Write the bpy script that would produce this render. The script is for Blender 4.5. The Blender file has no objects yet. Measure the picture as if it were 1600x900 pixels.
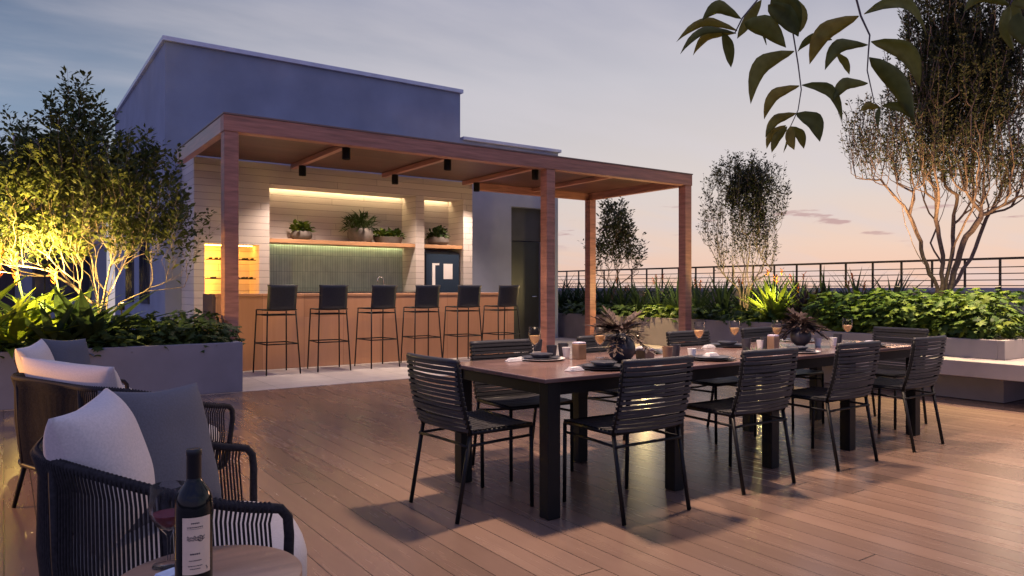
import bpy, math, random
from mathutils import Vector, Matrix, noise

# ------------------------------------------------------------------ camera
F = 1138.0; H = 1.2; YAW = math.radians(34.94)
SA, CA = math.sin(YAW), math.cos(YAW)
scn = bpy.context.scene
cam_d = bpy.data.cameras.new('camera'); cam = bpy.data.objects.new('camera', cam_d)
scn.collection.objects.link(cam); scn.camera = cam
cam.location = (0, 0, H); cam.rotation_euler = (math.pi/2, 0, -YAW)
cam_d.sensor_width = 36; cam_d.lens = 36*F/1600; cam_d.clip_start = 0.02; cam_d.clip_end = 4000

# ------------------------------------------------------------------ sky
w = bpy.data.worlds.new('World'); scn.world = w; w.use_nodes = True
nt = w.node_tree; nt.nodes.clear()
def N(t, **k):
    n = nt.nodes.new(t)
    for a, b in k.items(): setattr(n, a, b)
    return n
def srgb(r, g, b):
    f = lambda c: (c/255/12.92) if c/255 <= .04045 else ((c/255+.055)/1.055)**2.4
    return (f(r), f(g), f(b), 1)
def ramp(tree, stops, src):
    n = tree.nodes.new('ShaderNodeValToRGB'); e = n.color_ramp.elements
    while len(e) < len(stops): e.new(.5)
    for i, (p, c) in enumerate(stops): e[i].position = p; e[i].color = c
    tree.links.new(src, n.inputs[0]); return n.outputs[0]
L = nt.links.new
tc = N('ShaderNodeTexCoord'); sep = N('ShaderNodeSeparateXYZ'); L(tc.outputs['Generated'], sep.inputs[0])
el = sep.outputs['Z']
# elevation colours in three directions (away from, across and towards the sunset)
back = ramp(nt, [(0, srgb(156, 142, 180)), (.25, srgb(132, 140, 206)), (1, srgb(112, 130, 205))], el)
side = ramp(nt, [(0, srgb(188, 178, 184)), (.10, srgb(156, 172, 192)), (.20, srgb(132, 152, 178)), (.33, srgb(98, 116, 146)), (.6, srgb(108, 124, 185)), (1, srgb(112, 130, 205))], el)
glow = ramp(nt, [(0, srgb(240, 196, 174)), (.055, srgb(238, 208, 190)), (.13, srgb(224, 212, 206)), (.27, srgb(202, 199, 206)), (.42, srgb(150, 154, 178)), (1, srgb(112, 130, 205))], el)
flat = N('ShaderNodeCombineXYZ'); L(sep.outputs['X'], flat.inputs[0]); L(sep.outputs['Y'], flat.inputs[1])
nrm = N('ShaderNodeVectorMath', operation='NORMALIZE'); L(flat.outputs[0], nrm.inputs[0])
az = math.radians(64.0)
dot = N('ShaderNodeVectorMath', operation='DOT_PRODUCT'); L(nrm.outputs[0], dot.inputs[0]); dot.inputs[1].default_value = (math.sin(az), math.cos(az), 0)
def mrange(src, a, b):
    m = N('ShaderNodeMapRange', interpolation_type='SMOOTHSTEP'); L(src, m.inputs[0]); m.inputs[1].default_value = a; m.inputs[2].default_value = b
    return m.outputs[0]
def mixc(fac, a, b, mode='MIX'):
    m = N('ShaderNodeMix', data_type='RGBA', blend_type=mode)
    if isinstance(fac, float): m.inputs[0].default_value = fac
    else: L(fac, m.inputs[0])
    for i, s in ((6, a), (7, b)):
        if isinstance(s, tuple): m.inputs[i].default_value = s
        else: L(s, m.inputs[i])
    return m.outputs[2]
c1 = mixc(mrange(dot.outputs['Value'], -.5, .30), back, side)
c2 = mixc(mrange(dot.outputs['Value'], .40, 1.04), c1, glow)
# thin streaks of cloud, laid out on the dome by direction
add = N('ShaderNodeMath', operation='ADD'); L(el, add.inputs[0]); add.inputs[1].default_value = .16
dv = N('ShaderNodeVectorMath', operation='DIVIDE'); L(flat.outputs[0], dv.inputs[0])
cmb = N('ShaderNodeCombineXYZ'); [L(add.outputs[0], cmb.inputs[i]) for i in range(3)]; L(cmb.outputs[0], dv.inputs[1])
mp = N('ShaderNodeMapping'); L(dv.outputs[0], mp.inputs[0]); mp.inputs['Rotation'].default_value = (0, 0, math.radians(35)); mp.inputs['Scale'].default_value = (.55, 1.5, 1)
nz = N('ShaderNodeTexNoise'); L(mp.outputs[0], nz.inputs[0]); nz.inputs['Scale'].default_value = 1.3; nz.inputs['Detail'].default_value = 7; nz.inputs['Roughness'].default_value = .5
st = N('ShaderNodeMath', operation='MULTIPLY'); L(mrange(nz.outputs[0], .40, .68), st.inputs[0]); st.inputs[1].default_value = .45
c3 = mixc(st.outputs[0], c2, srgb(214, 208, 214))
# low mauve clouds in a narrow band over the horizon
mp2 = N('ShaderNodeMapping'); L(tc.outputs['Generated'], mp2.inputs[0]); mp2.inputs['Scale'].default_value = (7.0, 7.0, 44); mp2.inputs['Location'].default_value = (1.9, .4, .55)
n2 = N('ShaderNodeTexNoise'); L(mp2.outputs[0], n2.inputs[0]); n2.inputs['Scale'].default_value = 1.55; n2.inputs['Detail'].default_value = 5
b1 = mrange(el, .045, .075); b2 = N('ShaderNodeMath', operation='SUBTRACT'); b2.inputs[0].default_value = 1; L(mrange(el, .085, .13), b2.inputs[1])
mm = N('ShaderNodeMath', operation='MULTIPLY'); L(b1, mm.inputs[0]); L(b2.outputs[0], mm.inputs[1])
mm2 = N('ShaderNodeMath', operation='MULTIPLY'); L(mm.outputs[0], mm2.inputs[0]); L(mrange(n2.outputs[0], .60, .66), mm2.inputs[1])
mm3 = N('ShaderNodeMath', operation='MULTIPLY'); L(mm2.outputs[0], mm3.inputs[0]); mm3.inputs[1].default_value = .75
c4 = mixc(mm3.outputs[0], c3, srgb(186, 150, 152))
bg = N('ShaderNodeBackground'); L(c4, bg.inputs[0]); bg.inputs[1].default_value = 1.0
sky = N('ShaderNodeTexSky', sky_type='NISHITA', sun_disc=False, sun_elevation=math.radians(2), sun_rotation=az)
bg2 = N('ShaderNodeBackground'); L(sky.outputs[0], bg2.inputs[0]); bg2.inputs[1].default_value = .0015
ad = N('ShaderNodeAddShader'); L(bg.outputs[0], ad.inputs[0]); L(bg2.outputs[0], ad.inputs[1])
out = N('ShaderNodeOutputWorld'); L(ad.outputs[0], out.inputs[0])

def lamp(name, kind, loc, energy, color, target=None, **k):
    d = bpy.data.lights.new(name, kind); d.energy = energy; d.color = color
    for a, b in k.items(): setattr(d, a, b)
    o = bpy.data.objects.new(name, d); scn.collection.objects.link(o); o.location = loc
    if target is not None: o.rotation_euler = (Vector(target)-Vector(loc)).to_track_quat('-Z', 'Y').to_euler()
    return o
lamp('sun', 'SUN', (20, 10, 5), .55, (1, .50, .30), (20-10*math.sin(az), 10-10*math.cos(az), 5-.5), angle=math.radians(10))
lamp('deck_sheen_light', 'POINT', (14.0, 5.35, 3.3), 60, (1, .70, .46), shadow_soft_size=.35)  # unseen light added for a warm reflection streak on the deck
for i, (x, y, e) in enumerate([(2.75, 3.44, 74), (4.75, 3.44, 62), (8.45, 2.7, 130), (6.3, 1.2, 85)]):  # last lamp in the list is added to brighten the right front deck
    lamp('unseen_terrace_lamp', 'SPOT', (x, y, 3.1), e*10, (1, .70, .48), (x+.25, y-.5, 0), spot_size=math.radians(108), spot_blend=1.0, shadow_soft_size=.11)

scn.view_settings.view_transform = 'Standard'; scn.view_settings.look = 'None'
scn.view_settings.exposure = 0; scn.view_settings.gamma = 1; scn.view_settings.use_curve_mapping = False
scn.render.engine = 'CYCLES'
scn.cycles.max_bounces = 8; scn.cycles.transparent_max_bounces = 12; scn.cycles.sample_clamp_indirect = 4

# ------------------------------------------------------------------ helpers
R = math.radians
def ray(px): return (px-800)/F
def at(px, py, D):                      # point seen at a pixel, D metres deep
    l = ray(px)*D
    return Vector((SA*D+CA*l, CA*D-SA*l, H-(py-450)/F*D))
def onY(px, Y):                         # X (and depth) where a pixel column meets the plane Y
    t = ray(px); D = Y/(CA-SA*t); return D*(SA+CA*t), D
def onX(px, X):
    t = ray(px); D = X/(SA+CA*t); return D*(CA-SA*t), D
def onZ(px, py, z):
    D = (H-z)*F/(py-450); p = at(px, py, D); return p

class MB:
    def __init__(s): s.v = []; s.f = []
    def add(s, vs, fs):
        n = len(s.v); s.v.extend([tuple(q) for q in vs]); s.f.extend([tuple(n+i for i in f) for f in fs])
    def box(s, x0, x1, y0, y1, z0, z1, M=None):
        vs = [Vector((x, y, z)) for z in (z0, z1) for y in (y0, y1) for x in (x0, x1)]
        if M is not None: vs = [M @ q for q in vs]
        s.add(vs, [(0, 2, 3, 1), (4, 5, 7, 6), (0, 1, 5, 4), (2, 6, 7, 3), (0, 4, 6, 2), (1, 3, 7, 5)])
        return s
    def tube(s, pts, r, n=8, cap=True, flat=1.0):
        pts = [Vector(p) for p in pts]; m = len(pts)
        rs = r if isinstance(r, (list, tuple)) else [r]*m
        base = len(s.v); up = None
        for i, p in enumerate(pts):
            t = (pts[min(i+1, m-1)]-pts[max(i-1, 0)])
            if t.length < 1e-9: t = Vector((0, 0, 1))
            t.normalize()
            if up is None:
                up = Vector((0, 0, 1)) if abs(t.z) < .9 else Vector((1, 0, 0))
            a = t.cross(up)
            if a.length < 1e-5: a = t.cross(Vector((1, 0.1, 0)))
            a.normalize(); b = a.cross(t); up = b
            for k in range(n):
                g = 2*math.pi*k/n
                s.v.append(tuple(p + a*(rs[i]*math.cos(g)) + b*(rs[i]*math.sin(g)*flat)))
        for i in range(m-1):
            for k in range(n):
                k2 = (k+1) % n
                s.f.append((base+i*n+k, base+i*n+k2, base+(i+1)*n+k2, base+(i+1)*n+k))
        if cap:
            s.f.append(tuple(base+k for k in range(n))[::-1]); s.f.append(tuple(base+(m-1)*n+k for k in range(n)))
        return s
    def lathe(s, prof, n=24, c=(0, 0, 0)):
        base = len(s.v); m = len(prof)
        for r, z in prof:
            for k in range(n):
                g = 2*math.pi*k/n
                s.v.append((c[0]+r*math.cos(g), c[1]+r*math.sin(g), c[2]+z))
        for i in range(m-1):
            for k in range(n):
                k2 = (k+1) % n
                s.f.append((base+i*n+k, base+i*n+k2, base+(i+1)*n+k2, base+(i+1)*n+k))
        if prof[0][0] > 1e-4: s.f.append(tuple(base+k for k in range(n))[::-1])
        if prof[-1][0] > 1e-4: s.f.append(tuple(base+(m-1)*n+k for k in range(n)))
        return s
    def leaf(s, p, d, nrm, ln, wd, droop=.25, seg=3, fold=.25, shape=None):
        # a leaf blade: base p, direction d, upper side nrm
        d = Vector(d).normalized(); sd = d.cross(nrm)
        if sd.length < 1e-4: sd = d.cross(Vector((.3, .8, .1)))
        sd.normalize(); up = sd.cross(d)
        base = len(s.v); p = Vector(p)
        for i in range(seg+1):
            t = i/seg
            c = p + d*(ln*t) - up*(droop*ln*t*t)
            wv = wd*.5*(shape(t) if shape else math.sin(math.pi*min(1, t*.92+.04))**.8)
            if i == seg: s.v.append(tuple(c)); break
            if i == 0: wv = wd*.03 if not shape else wv
            s.v.append(tuple(c - sd*wv + up*(fold*wv))); s.v.append(tuple(c)); s.v.append(tuple(c + sd*wv + up*(fold*wv)))
        for i in range(seg-1):
            a = base+3*i; s.f.append((a, a+1, a+4, a+3)); s.f.append((a+1, a+2, a+5, a+4))
        a = base+3*(seg-1); tip = base+3*seg
        s.f.append((a, a+1, tip)); s.f.append((a+1, a+2, tip))
    def build(s, name, mat, parent=None, world=False, smooth=False, bevel=0, auto=None):
        me = bpy.data.meshes.new(name); me.from_pydata(s.v, [], s.f); me.update()
        if smooth:
            me.polygons.foreach_set('use_smooth', [True]*len(me.polygons))
        if auto and smooth:
            try: me.set_sharp_from_angle(angle=R(auto))
            except Exception: pass
        o = bpy.data.objects.new(name, me); scn.collection.objects.link(o)
        if mat: me.materials.append(mat)
        if parent is not None:
            o.parent = parent
            if world: o.location = -Vector(parent.location)
        if bevel:
            b = o.modifiers.new('bevel', 'BEVEL'); b.width = bevel; b.segments = 2; b.limit_method = 'ANGLE'
        return o

def tag(o, label, cat, group=None):
    o['label'] = label; o['category'] = cat
    if group: o['group'] = group
    return o
def thing(name, loc, label, cat, group=None, rz=0):
    o = bpy.data.objects.new(name, None); scn.collection.objects.link(o); o.empty_display_size = .1
    o.location = loc; o.rotation_euler = (0, 0, rz)
    return tag(o, label, cat, group)
KIDS = {}
def copy_tree(o, parent=None):
    c = o.copy(); scn.collection.objects.link(c)
    if parent is not None: c.parent = parent
    for ch in KIDS.get(o.name) or [q for q in scn.collection.objects if q.parent == o]:
        copy_tree(ch, c)
    return c
def snapshot(o):                        # remember children once so copying stays quick
    ks = [q for q in scn.collection.objects if q.parent == o]
    KIDS[o.name] = ks
    for k in ks: snapshot(k)
def struct(o): o['kind'] = 'structure'; return o

# ------------------------------------------------------------------ materials
def mat(name, col, rough=.6, metal=0, **k):
    m = bpy.data.materials.new(name); m.use_nodes = True
    b = m.node_tree.nodes['Principled BSDF']
    b.inputs['Base Color'].default_value = (*col[:3], 1); b.inputs['Roughness'].default_value = rough; b.inputs['Metallic'].default_value = metal
    for a, v in k.items(): b.inputs[a.replace('_', ' ')].default_value = v
    return m
def nodes(m): return m.node_tree, m.node_tree.nodes['Principled BSDF']
def noisy(m, scale=6, amt=.25, stretch=(1, 1, 1), bump=.15, detail=6, rough_var=.1, dist=.01):
    t, b = nodes(m); c = b.inputs['Base Color'].default_value[:]
    tcn = t.nodes.new('ShaderNodeTexCoord'); mpn = t.nodes.new('ShaderNodeMapping'); mpn.inputs['Scale'].default_value = stretch
    t.links.new(tcn.outputs['Object'], mpn.inputs[0])
    n = t.nodes.new('ShaderNodeTexNoise'); n.inputs['Scale'].default_value = scale; n.inputs['Detail'].default_value = detail
    t.links.new(mpn.outputs[0], n.inputs[0])
    lo = tuple(x*(1-amt) for x in c[:3])+(1,); hi = tuple(min(1, x*(1+amt)) for x in c[:3])+(1,)
    t.links.new(ramp(t, [(.3, lo), (.7, hi)], n.outputs[0]), b.inputs['Base Color'])
    r0 = b.inputs['Roughness'].default_value
    mr = t.nodes.new('ShaderNodeMapRange'); mr.inputs[3].default_value = max(0, r0-rough_var); mr.inputs[4].default_value = min(1, r0+rough_var)
    t.links.new(n.outputs[0], mr.inputs[0]); t.links.new(mr.outputs[0], b.inputs['Roughness'])
    if bump:
        bn = t.nodes.new('ShaderNodeBump'); bn.inputs['Strength'].default_value = bump; bn.inputs['Distance'].default_value = dist
        t.links.new(n.outputs[0], bn.inputs['Height']); t.links.new(bn.outputs[0], b.inputs['Normal'])
    return m
def emit(name, col, s):
    m = mat(name, (0.8, .8, .8)); t, b = nodes(m); b.inputs['Emission Color'].default_value = (*col, 1); b.inputs['Emission Strength'].default_value = s
    return m

def board_mat(name, wid, axis, lng, cols, rough, gap=.035, bump=.3, gap_col=.12, stagger=True, grain=(1, 1, 1), gscale=3.0, gl=.004):
    """boards/courses of width wid across `axis` running along `lng`, tone varies board by board"""
    m = mat(name, cols[0], rough); t, b = nodes(m); K = t.links.new
    tcn = t.nodes.new('ShaderNodeTexCoord'); sp = t.nodes.new('ShaderNodeSeparateXYZ'); K(tcn.outputs['Object'], sp.inputs[0])
    def M(op, a, c=None):
        n = t.nodes.new('ShaderNodeMath'); n.operation = op
        for i, q in enumerate((a, c)):
            if q is None: continue
            if isinstance(q, (int, float)): n.inputs[i].default_value = q
            else: K(q, n.inputs[i])
        return n.outputs[0]
    u = M('DIVIDE', sp.outputs[axis], wid); fl = M('FLOOR', u); fr = M('FRACT', u)
    wn = t.nodes.new('ShaderNodeTexWhiteNoise'); wn.noise_dimensions = '1D'; K(fl, wn.inputs['W'])
    v = M('ADD', M('DIVIDE', sp.outputs[lng], stagger if stagger else 1e3), M('MULTIPLY', wn.outputs['Value'], 7.3))
    fv = M('FRACT', v); cell = M('ADD', M('MULTIPLY', M('FLOOR', v), 17.13), fl)
    wn2 = t.nodes.new('ShaderNodeTexWhiteNoise'); wn2.noise_dimensions = '1D'; K(cell, wn2.inputs['W'])
    mpn = t.nodes.new('ShaderNodeMapping'); mpn.inputs['Scale'].default_value = grain; K(tcn.outputs['Object'], mpn.inputs[0])
    off = t.nodes.new('ShaderNodeCombineXYZ'); K(M('MULTIPLY', wn2.outputs['Value'], 40), off.inputs[0]); K(M('MULTIPLY', wn2.outputs['Value'], 23), off.inputs[1]); K(off.outputs[0], mpn.inputs['Location'])
    n = t.nodes.new('ShaderNodeTexNoise'); n.inputs['Scale'].default_value = gscale; n.inputs['Detail'].default_value = 8; n.inputs['Roughness'].default_value = .62; K(mpn.outputs[0], n.inputs[0])
    tone = M('ADD', M('MULTIPLY', wn2.outputs['Value'], .5), M('MULTIPLY', n.outputs[0], .55))
    c = ramp(t, [(.2, (*cols[0], 1)), (.5, (*cols[1], 1)), (.85, (*cols[2], 1))], tone)
    e1 = M('LESS_THAN', fr, gap); e2 = M('LESS_THAN', fv, gl/ (stagger if stagger else 1e3)) if stagger else None
    g = M('MAXIMUM', e1, e2) if e2 is not None else e1
    mx = t.nodes.new('ShaderNodeMix'); mx.data_type = 'RGBA'; K(g, mx.inputs[0]); K(c, mx.inputs[6]); mx.inputs[7].default_value = tuple(x*gap_col for x in cols[0])+(1,)
    K(mx.outputs[2], b.inputs['Base Color'])
    hh = M('SUBTRACT', M('MULTIPLY', n.outputs[0], .08), g)
    bn = t.nodes.new('ShaderNodeBump'); bn.inputs['Strength'].default_value = bump; bn.inputs['Distance'].default_value = .004; K(hh, bn.inputs['Height']); K(bn.outputs[0], b.inputs['Normal'])
    K(M('ADD', M('MULTIPLY', n.outputs[0], .16), rough-.06), b.inputs['Roughness'])
    return m

def leafmat(name, cols, trans=.25, rough=.45, boost=1.0):
    m = bpy.data.materials.new(name); m.use_nodes = True; t = m.node_tree; b = t.nodes['Principled BSDF']; K = t.links.new
    g = t.nodes.new('ShaderNodeNewGeometry')
    c = ramp(t, [(i/(len(cols)-1), (*q, 1)) for i, q in enumerate(cols)], g.outputs['Random Per Island'])
    K(c, b.inputs['Base Color']); b.inputs['Roughness'].default_value = rough+.1; b.inputs['Specular IOR Level'].default_value = .22
    tr = t.nodes.new('ShaderNodeBsdfTranslucent'); tcb = ramp(t, [(i/(len(cols)-1), (*[min(1, z*boost) for z in q], 1)) for i, q in enumerate(cols)], g.outputs['Random Per Island']); K(tcb, tr.inputs[0])
    mx = t.nodes.new('ShaderNodeMixShader'); mx.inputs[0].default_value = trans; K(b.outputs[0], mx.inputs[1]); K(tr.outputs[0], mx.inputs[2])
    K(mx.outputs[0], t.nodes['Material Output'].inputs[0]); return m

M_deck = board_mat('deck_boards', .14, 'X', 'Y', [(.135, .090, .070), (.180, .117, .090), (.225, .148, .113)], .24, gap=.04, bump=.10, gap_col=.42, stagger=4.6, grain=(5, .4, 1), gscale=2.4, gl=.008)
M_tile = mat('pale_paving', (.50, .45, .42), .5)
def brickify(m, sx, sy, mortar, c2, mort, off=0.0, plane='XY', ms=.02):
    t, b = nodes(m); K = t.links.new; c = b.inputs['Base Color'].default_value[:]
    tcn = t.nodes.new('ShaderNodeTexCoord'); sp = t.nodes.new('ShaderNodeSeparateXYZ'); cb = t.nodes.new('ShaderNodeCombineXYZ'); K(tcn.outputs['Object'], sp.inputs[0])
    K(sp.outputs[plane[0]], cb.inputs[0]); K(sp.outputs[plane[1]], cb.inputs[1])
    br = t.nodes.new('ShaderNodeTexBrick'); K(cb.outputs[0], br.inputs[0]); br.offset = off; br.inputs['Scale'].default_value = 1
    br.inputs['Brick Width'].default_value = sx; br.inputs['Row Height'].default_value = sy; br.inputs['Mortar Size'].default_value = ms
    br.inputs['Color1'].default_value = c; br.inputs['Color2'].default_value = (*c2, 1); br.inputs['Mortar'].default_value = (*mort, 1)
    n = t.nodes.new('ShaderNodeTexNoise'); n.inputs['Scale'].default_value = 5; n.inputs['Detail'].default_value = 7; K(tcn.outputs['Object'], n.inputs[0])
    mx = t.nodes.new('ShaderNodeMix'); mx.data_type = 'RGBA'; mx.blend_type = 'OVERLAY'; mx.inputs[0].default_value = .3; K(br.outputs[0], mx.inputs[6]); K(n.outputs[0], mx.inputs[7]); K(mx.outputs[2], b.inputs['Base Color'])
    bn = t.nodes.new('ShaderNodeBump'); bn.inputs['Strength'].default_value = .4; bn.inputs['Distance'].default_value = .004; bn.invert = True; K(br.outputs['Fac'], bn.inputs['Height']); K(bn.outputs[0], b.inputs['Normal'])
    return m
brickify(M_tile, .9, .9, .004, (.45, .40, .38), (.16, .14, .13), ms=.004)
M_stucco = noisy(mat('grey_render', (.25, .275, .37), .85), 1.6, .12, bump=.08, dist=.006)
M_dark_clad = noisy(mat('dark_cladding', (.035, .036, .05), .5), 3, .2)
M_door = noisy(mat('black_door', (.012, .014, .02), .4), 3, .2)
M_cap = noisy(mat('metal_cap', (.55, .55, .66), .35, .3), 4, .1, bump=0)
M_board_wall = board_mat('whitewashed_boards', .115, 'Z', 'X', [(.46, .415, .41), (.52, .47, .46), (.58, .53, .51)], .8, gap=.05, bump=.9, gap_col=.42, stagger=2.6, grain=(1, 1, 5), gscale=2.5, gl=.006)
M_backsplash = brickify(mat('green_finger_tiles', (.31, .38, .33), .3), .048, .30, .004, (.37, .44, .385), (.18, .22, .20), plane='XZ', ms=.0035)
M_wood_pergola = noisy(mat('reddish_timber', (.33, .148, .112), .5), 3, .3, (1.2, 1.2, 9), bump=.2)
M_wood_beam = noisy(mat('reddish_timber_beam', (.33, .148, .112), .5), 3, .3, (.7, 9, 9), bump=.2)
M_wood_side = noisy(mat('reddish_timber_side', (.33, .148, .112), .5, Coat_Weight=.5, Coat_Roughness=.3), 3, .3, (9, .7, 9), bump=.2)
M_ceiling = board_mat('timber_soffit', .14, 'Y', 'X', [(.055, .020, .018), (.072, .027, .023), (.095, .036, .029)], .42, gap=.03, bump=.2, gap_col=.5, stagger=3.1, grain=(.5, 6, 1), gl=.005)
M_bar_wood = board_mat('warm_oak_panels', .62, 'X', 'Z', [(.34, .165, .085), (.40, .195, .105), (.47, .24, .135)], .42, gap=.006, bump=.2, gap_col=.4, stagger=3.0, grain=(5, 1, .5), gl=0.0)
M_shelf_wood = noisy(mat('oak_shelf', (.42, .23, .12), .45), 3, .25, (.7, 9, 9))
M_stone = noisy(mat('dark_counter_stone', (.05, .05, .055), .3), 12, .3, bump=0)
M_conc_blue = noisy(mat('smooth_concrete', (.165, .175, .235), .8), 2.2, .14, bump=.12, dist=.004)
M_conc_warm = noisy(mat('planter_render', (.23, .205, .21), .8), 2.5, .14, bump=.1, dist=.004)
M_parapet = noisy(mat('tan_parapet', (.38, .33, .30), .85), 2, .12, bump=.1)
M_coping = noisy(mat('coping_stone', (.36, .35, .42), .6), 3, .1, bump=.05)
M_soil = noisy(mat('soil', (.03, .022, .016), .95), 14, .5, bump=.6, dist=.03)
M_black = noisy(mat('black_powder_coat', (.007, .007, .008), .45, Specular_IOR_Level=.22), 30, .2, bump=0)
M_strap = noisy(mat('charcoal_strap', (.027, .027, .033), .5, Specular_IOR_Level=.35), 60, .2, bump=.1, dist=.002)
M_shell = noisy(mat('black_leather', (.017, .018, .024), .38), 40, .2, bump=.08, dist=.002)
M_rope = noisy(mat('grey_rope', (.030, .026, .028), .8, Specular_IOR_Level=.15), 90, .35, bump=.4, dist=.003)
M_railmetal = noisy(mat('bronze_railing', (.03, .02, .022), .4, .4), 10, .2, bump=0)
M_white_fab = noisy(mat('ivory_linen', (.66, .57, .54), .9), 160, .09, bump=.35, dist=.002)
M_grey_fab = noisy(mat('slate_linen', (.105, .105, .13), .9), 160, .12, bump=.35, dist=.002)
M_cushion = noisy(mat('oatmeal_cushion', (.48, .43, .42), .9), 120, .08, bump=.3, dist=.002)
M_table_top = board_mat('dark_walnut_slats', .145, 'Y', 'X', [(.10, .06, .055), (.13, .078, .07), (.165, .10, .09)], .17, gap=.02, bump=.2, gap_col=.3, stagger=2.0, grain=(.6, 6, 1), gl=.003)
M_side_top = noisy(mat('light_oak_top', (.40, .235, .15), .4), 3, .22, (1, 8, 1), bump=.08)
M_dark_cer = noisy(mat('charcoal_ceramic', (.035, .037, .05), .35), 30, .25, bump=0)
M_pot = noisy(mat('stone_pot', (.10, .085, .08), .7), 12, .3)
M_white_cer = mat('white_porcelain', (.72, .70, .70), .3)
M_napkin = noisy(mat('pale_napkin', (.55, .54, .58), .9), 60, .1)
M_steel = mat('steel', (.6, .6, .62), .25, 1)
M_tan = noisy(mat('tan_candle_glass', (.22, .135, .09), .5), 20, .2)
def glassmat(name, col, rough=0.0, ior=1.45):
    m = bpy.data.materials.new(name); m.use_nodes = True; t = m.node_tree; t.nodes.clear()
    g = t.nodes.new('ShaderNodeBsdfGlass'); g.inputs[0].default_value = (*col, 1); g.inputs['Roughness'].default_value = rough; g.inputs['IOR'].default_value = ior
    o = t.nodes.new('ShaderNodeOutputMaterial'); t.links.new(g.outputs[0], o.inputs[0]); return m
def thinglass(name, tint, gloss):
    m = bpy.data.materials.new(name); m.use_nodes = True; t = m.node_tree; t.nodes.clear(); K = t.links.new
    a = t.nodes.new('ShaderNodeBsdfTransparent'); a.inputs[0].default_value = (*tint, 1); b = t.nodes.new('ShaderNodeBsdfGlossy'); b.inputs['Roughness'].default_value = .25
    lw = t.nodes.new('ShaderNodeLayerWeight'); lw.inputs[0].default_value = gloss; mx = t.nodes.new('ShaderNodeMixShader'); K(lw.outputs['Fresnel'], mx.inputs[0]); K(a.outputs[0], mx.inputs[1]); K(b.outputs[0], mx.inputs[2])
    o = t.nodes.new('ShaderNodeOutputMaterial'); K(mx.outputs[0], o.inputs[0]); return m
M_glass = thinglass('clear_glass', (.96, .96, .98), .12)
M_wine = mat('golden_wine', (.92, .60, .26), .15, Alpha=.75)
M_redwine = mat('red_wine', (.22, .045, .05), .1, Alpha=.85)
M_bottle = mat('dark_bottle_glass', (.006, .006, .006), .09, Specular_IOR_Level=.35)
M_foil = mat('black_foil', (.01, .01, .012), .3)
M_label = noisy(mat('cream_label', (.92, .66, .46), .75), 50, .05, bump=0)
M_ink = mat('label_ink', (.06, .04, .05), .7)
M_fridge = mat('blue_black_glass', (.02, .034, .06), .12, .2)
M_inner = noisy(mat('fridge_frame', (.03, .03, .04), .4), 5, .1)
M_white = mat('white_sheet_and_reflection', (.7, .68, .7), .7)
M_window = mat('dark_window_glass', (.012, .016, .03), .08)
M_bark = noisy(mat('pale_bark', (.26, .20, .16), .85), 26, .35, bump=.5, dist=.01)
M_bark_d = noisy(mat('brown_bark', (.17, .115, .085), .9), 26, .4, bump=.6, dist=.01)
M_lf_left = leafmat('olive_leaves', [(.035, .05, .02), (.055, .075, .02), (.075, .09, .025), (.10, .115, .03)])
M_lf_right = leafmat('dark_small_leaves', [(.025, .036, .018), (.04, .05, .022), (.06, .065, .03), (.085, .08, .04)], .2)
M_lf_hang = leafmat('large_olive_leaves', [(.12, .13, .04), (.17, .175, .055), (.23, .20, .05)], .5, .45, 2.4)
_t = M_lf_hang.node_tree; _b = _t.nodes['Principled BSDF']; _n = _t.nodes.new('ShaderNodeTexNoise'); _n.inputs['Scale'].default_value = 55; _n.inputs['Detail'].default_value = 6
_h = _t.nodes.new('ShaderNodeHueSaturation'); _m = _t.nodes.new('ShaderNodeMapRange'); _m.inputs[1].default_value = .3; _m.inputs[2].default_value = .7; _m.inputs[3].default_value = .55; _m.inputs[4].default_value = 1.45
_c = _t.nodes.new('ShaderNodeTexCoord'); _t.links.new(_c.outputs['Object'], _n.inputs[0]); _t.links.new(_n.outputs[0], _m.inputs[0]); _t.links.new(_m.outputs[0], _h.inputs['Value'])
_t.links.new(_b.inputs['Base Color'].links[0].from_socket, _h.inputs['Color']); _t.links.new(_h.outputs[0], _b.inputs['Base Color'])
M_lf_hedge = leafmat('lobed_leaves', [(.025, .055, .012), (.045, .085, .014), (.08, .125, .016), (.13, .17, .02)], .2)
M_lf_strap = leafmat('strap_leaves', [(.025, .05, .025), (.04, .07, .035), (.055, .09, .04)], .2)
M_lf_lime = leafmat('lime_leaves', [(.12, .18, .02), (.16, .22, .03), (.22, .27, .04)], .3)
M_lf_dark = leafmat('deep_green_leaves', [(.02, .04, .012), (.03, .055, .016), (.045, .075, .02)], .15)
M_lf_purple = leafmat('maroon_leaves', [(.022, .014, .015), (.04, .025, .024), (.07, .045, .038)], .15)
M_petal = leafmat('scarlet_bracts', [(.45, .05, .02), (.55, .10, .02), (.60, .22, .03)], .2)
M_led = emit('led_strip', (1, .72, .36), 22)
M_led_green = emit('led_strip_under_shelf', (.95, .98, .52), 26)
M_lampface = emit('lamp_lens', (1, .68, .36), 3)

# ------------------------------------------------------------------ floor and ground
struct(MB().box(-400, 400, -400, 400, -12.4, -12).build('ground', noisy(mat('far_ground', (.06, .065, .07), .9), .05, .4)))
struct(MB().box(-6, 14.2, -4, 8.68, -.12, 0).build('deck_floor', M_deck))
struct(MB().box(-6, 14.2, 8.68, 26, -.12, .004).build('paved_floor', M_tile))
struct(MB().box(-6, 14.2, -4, 26, -12, -.124).build('roof_slab', M_parapet))

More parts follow.
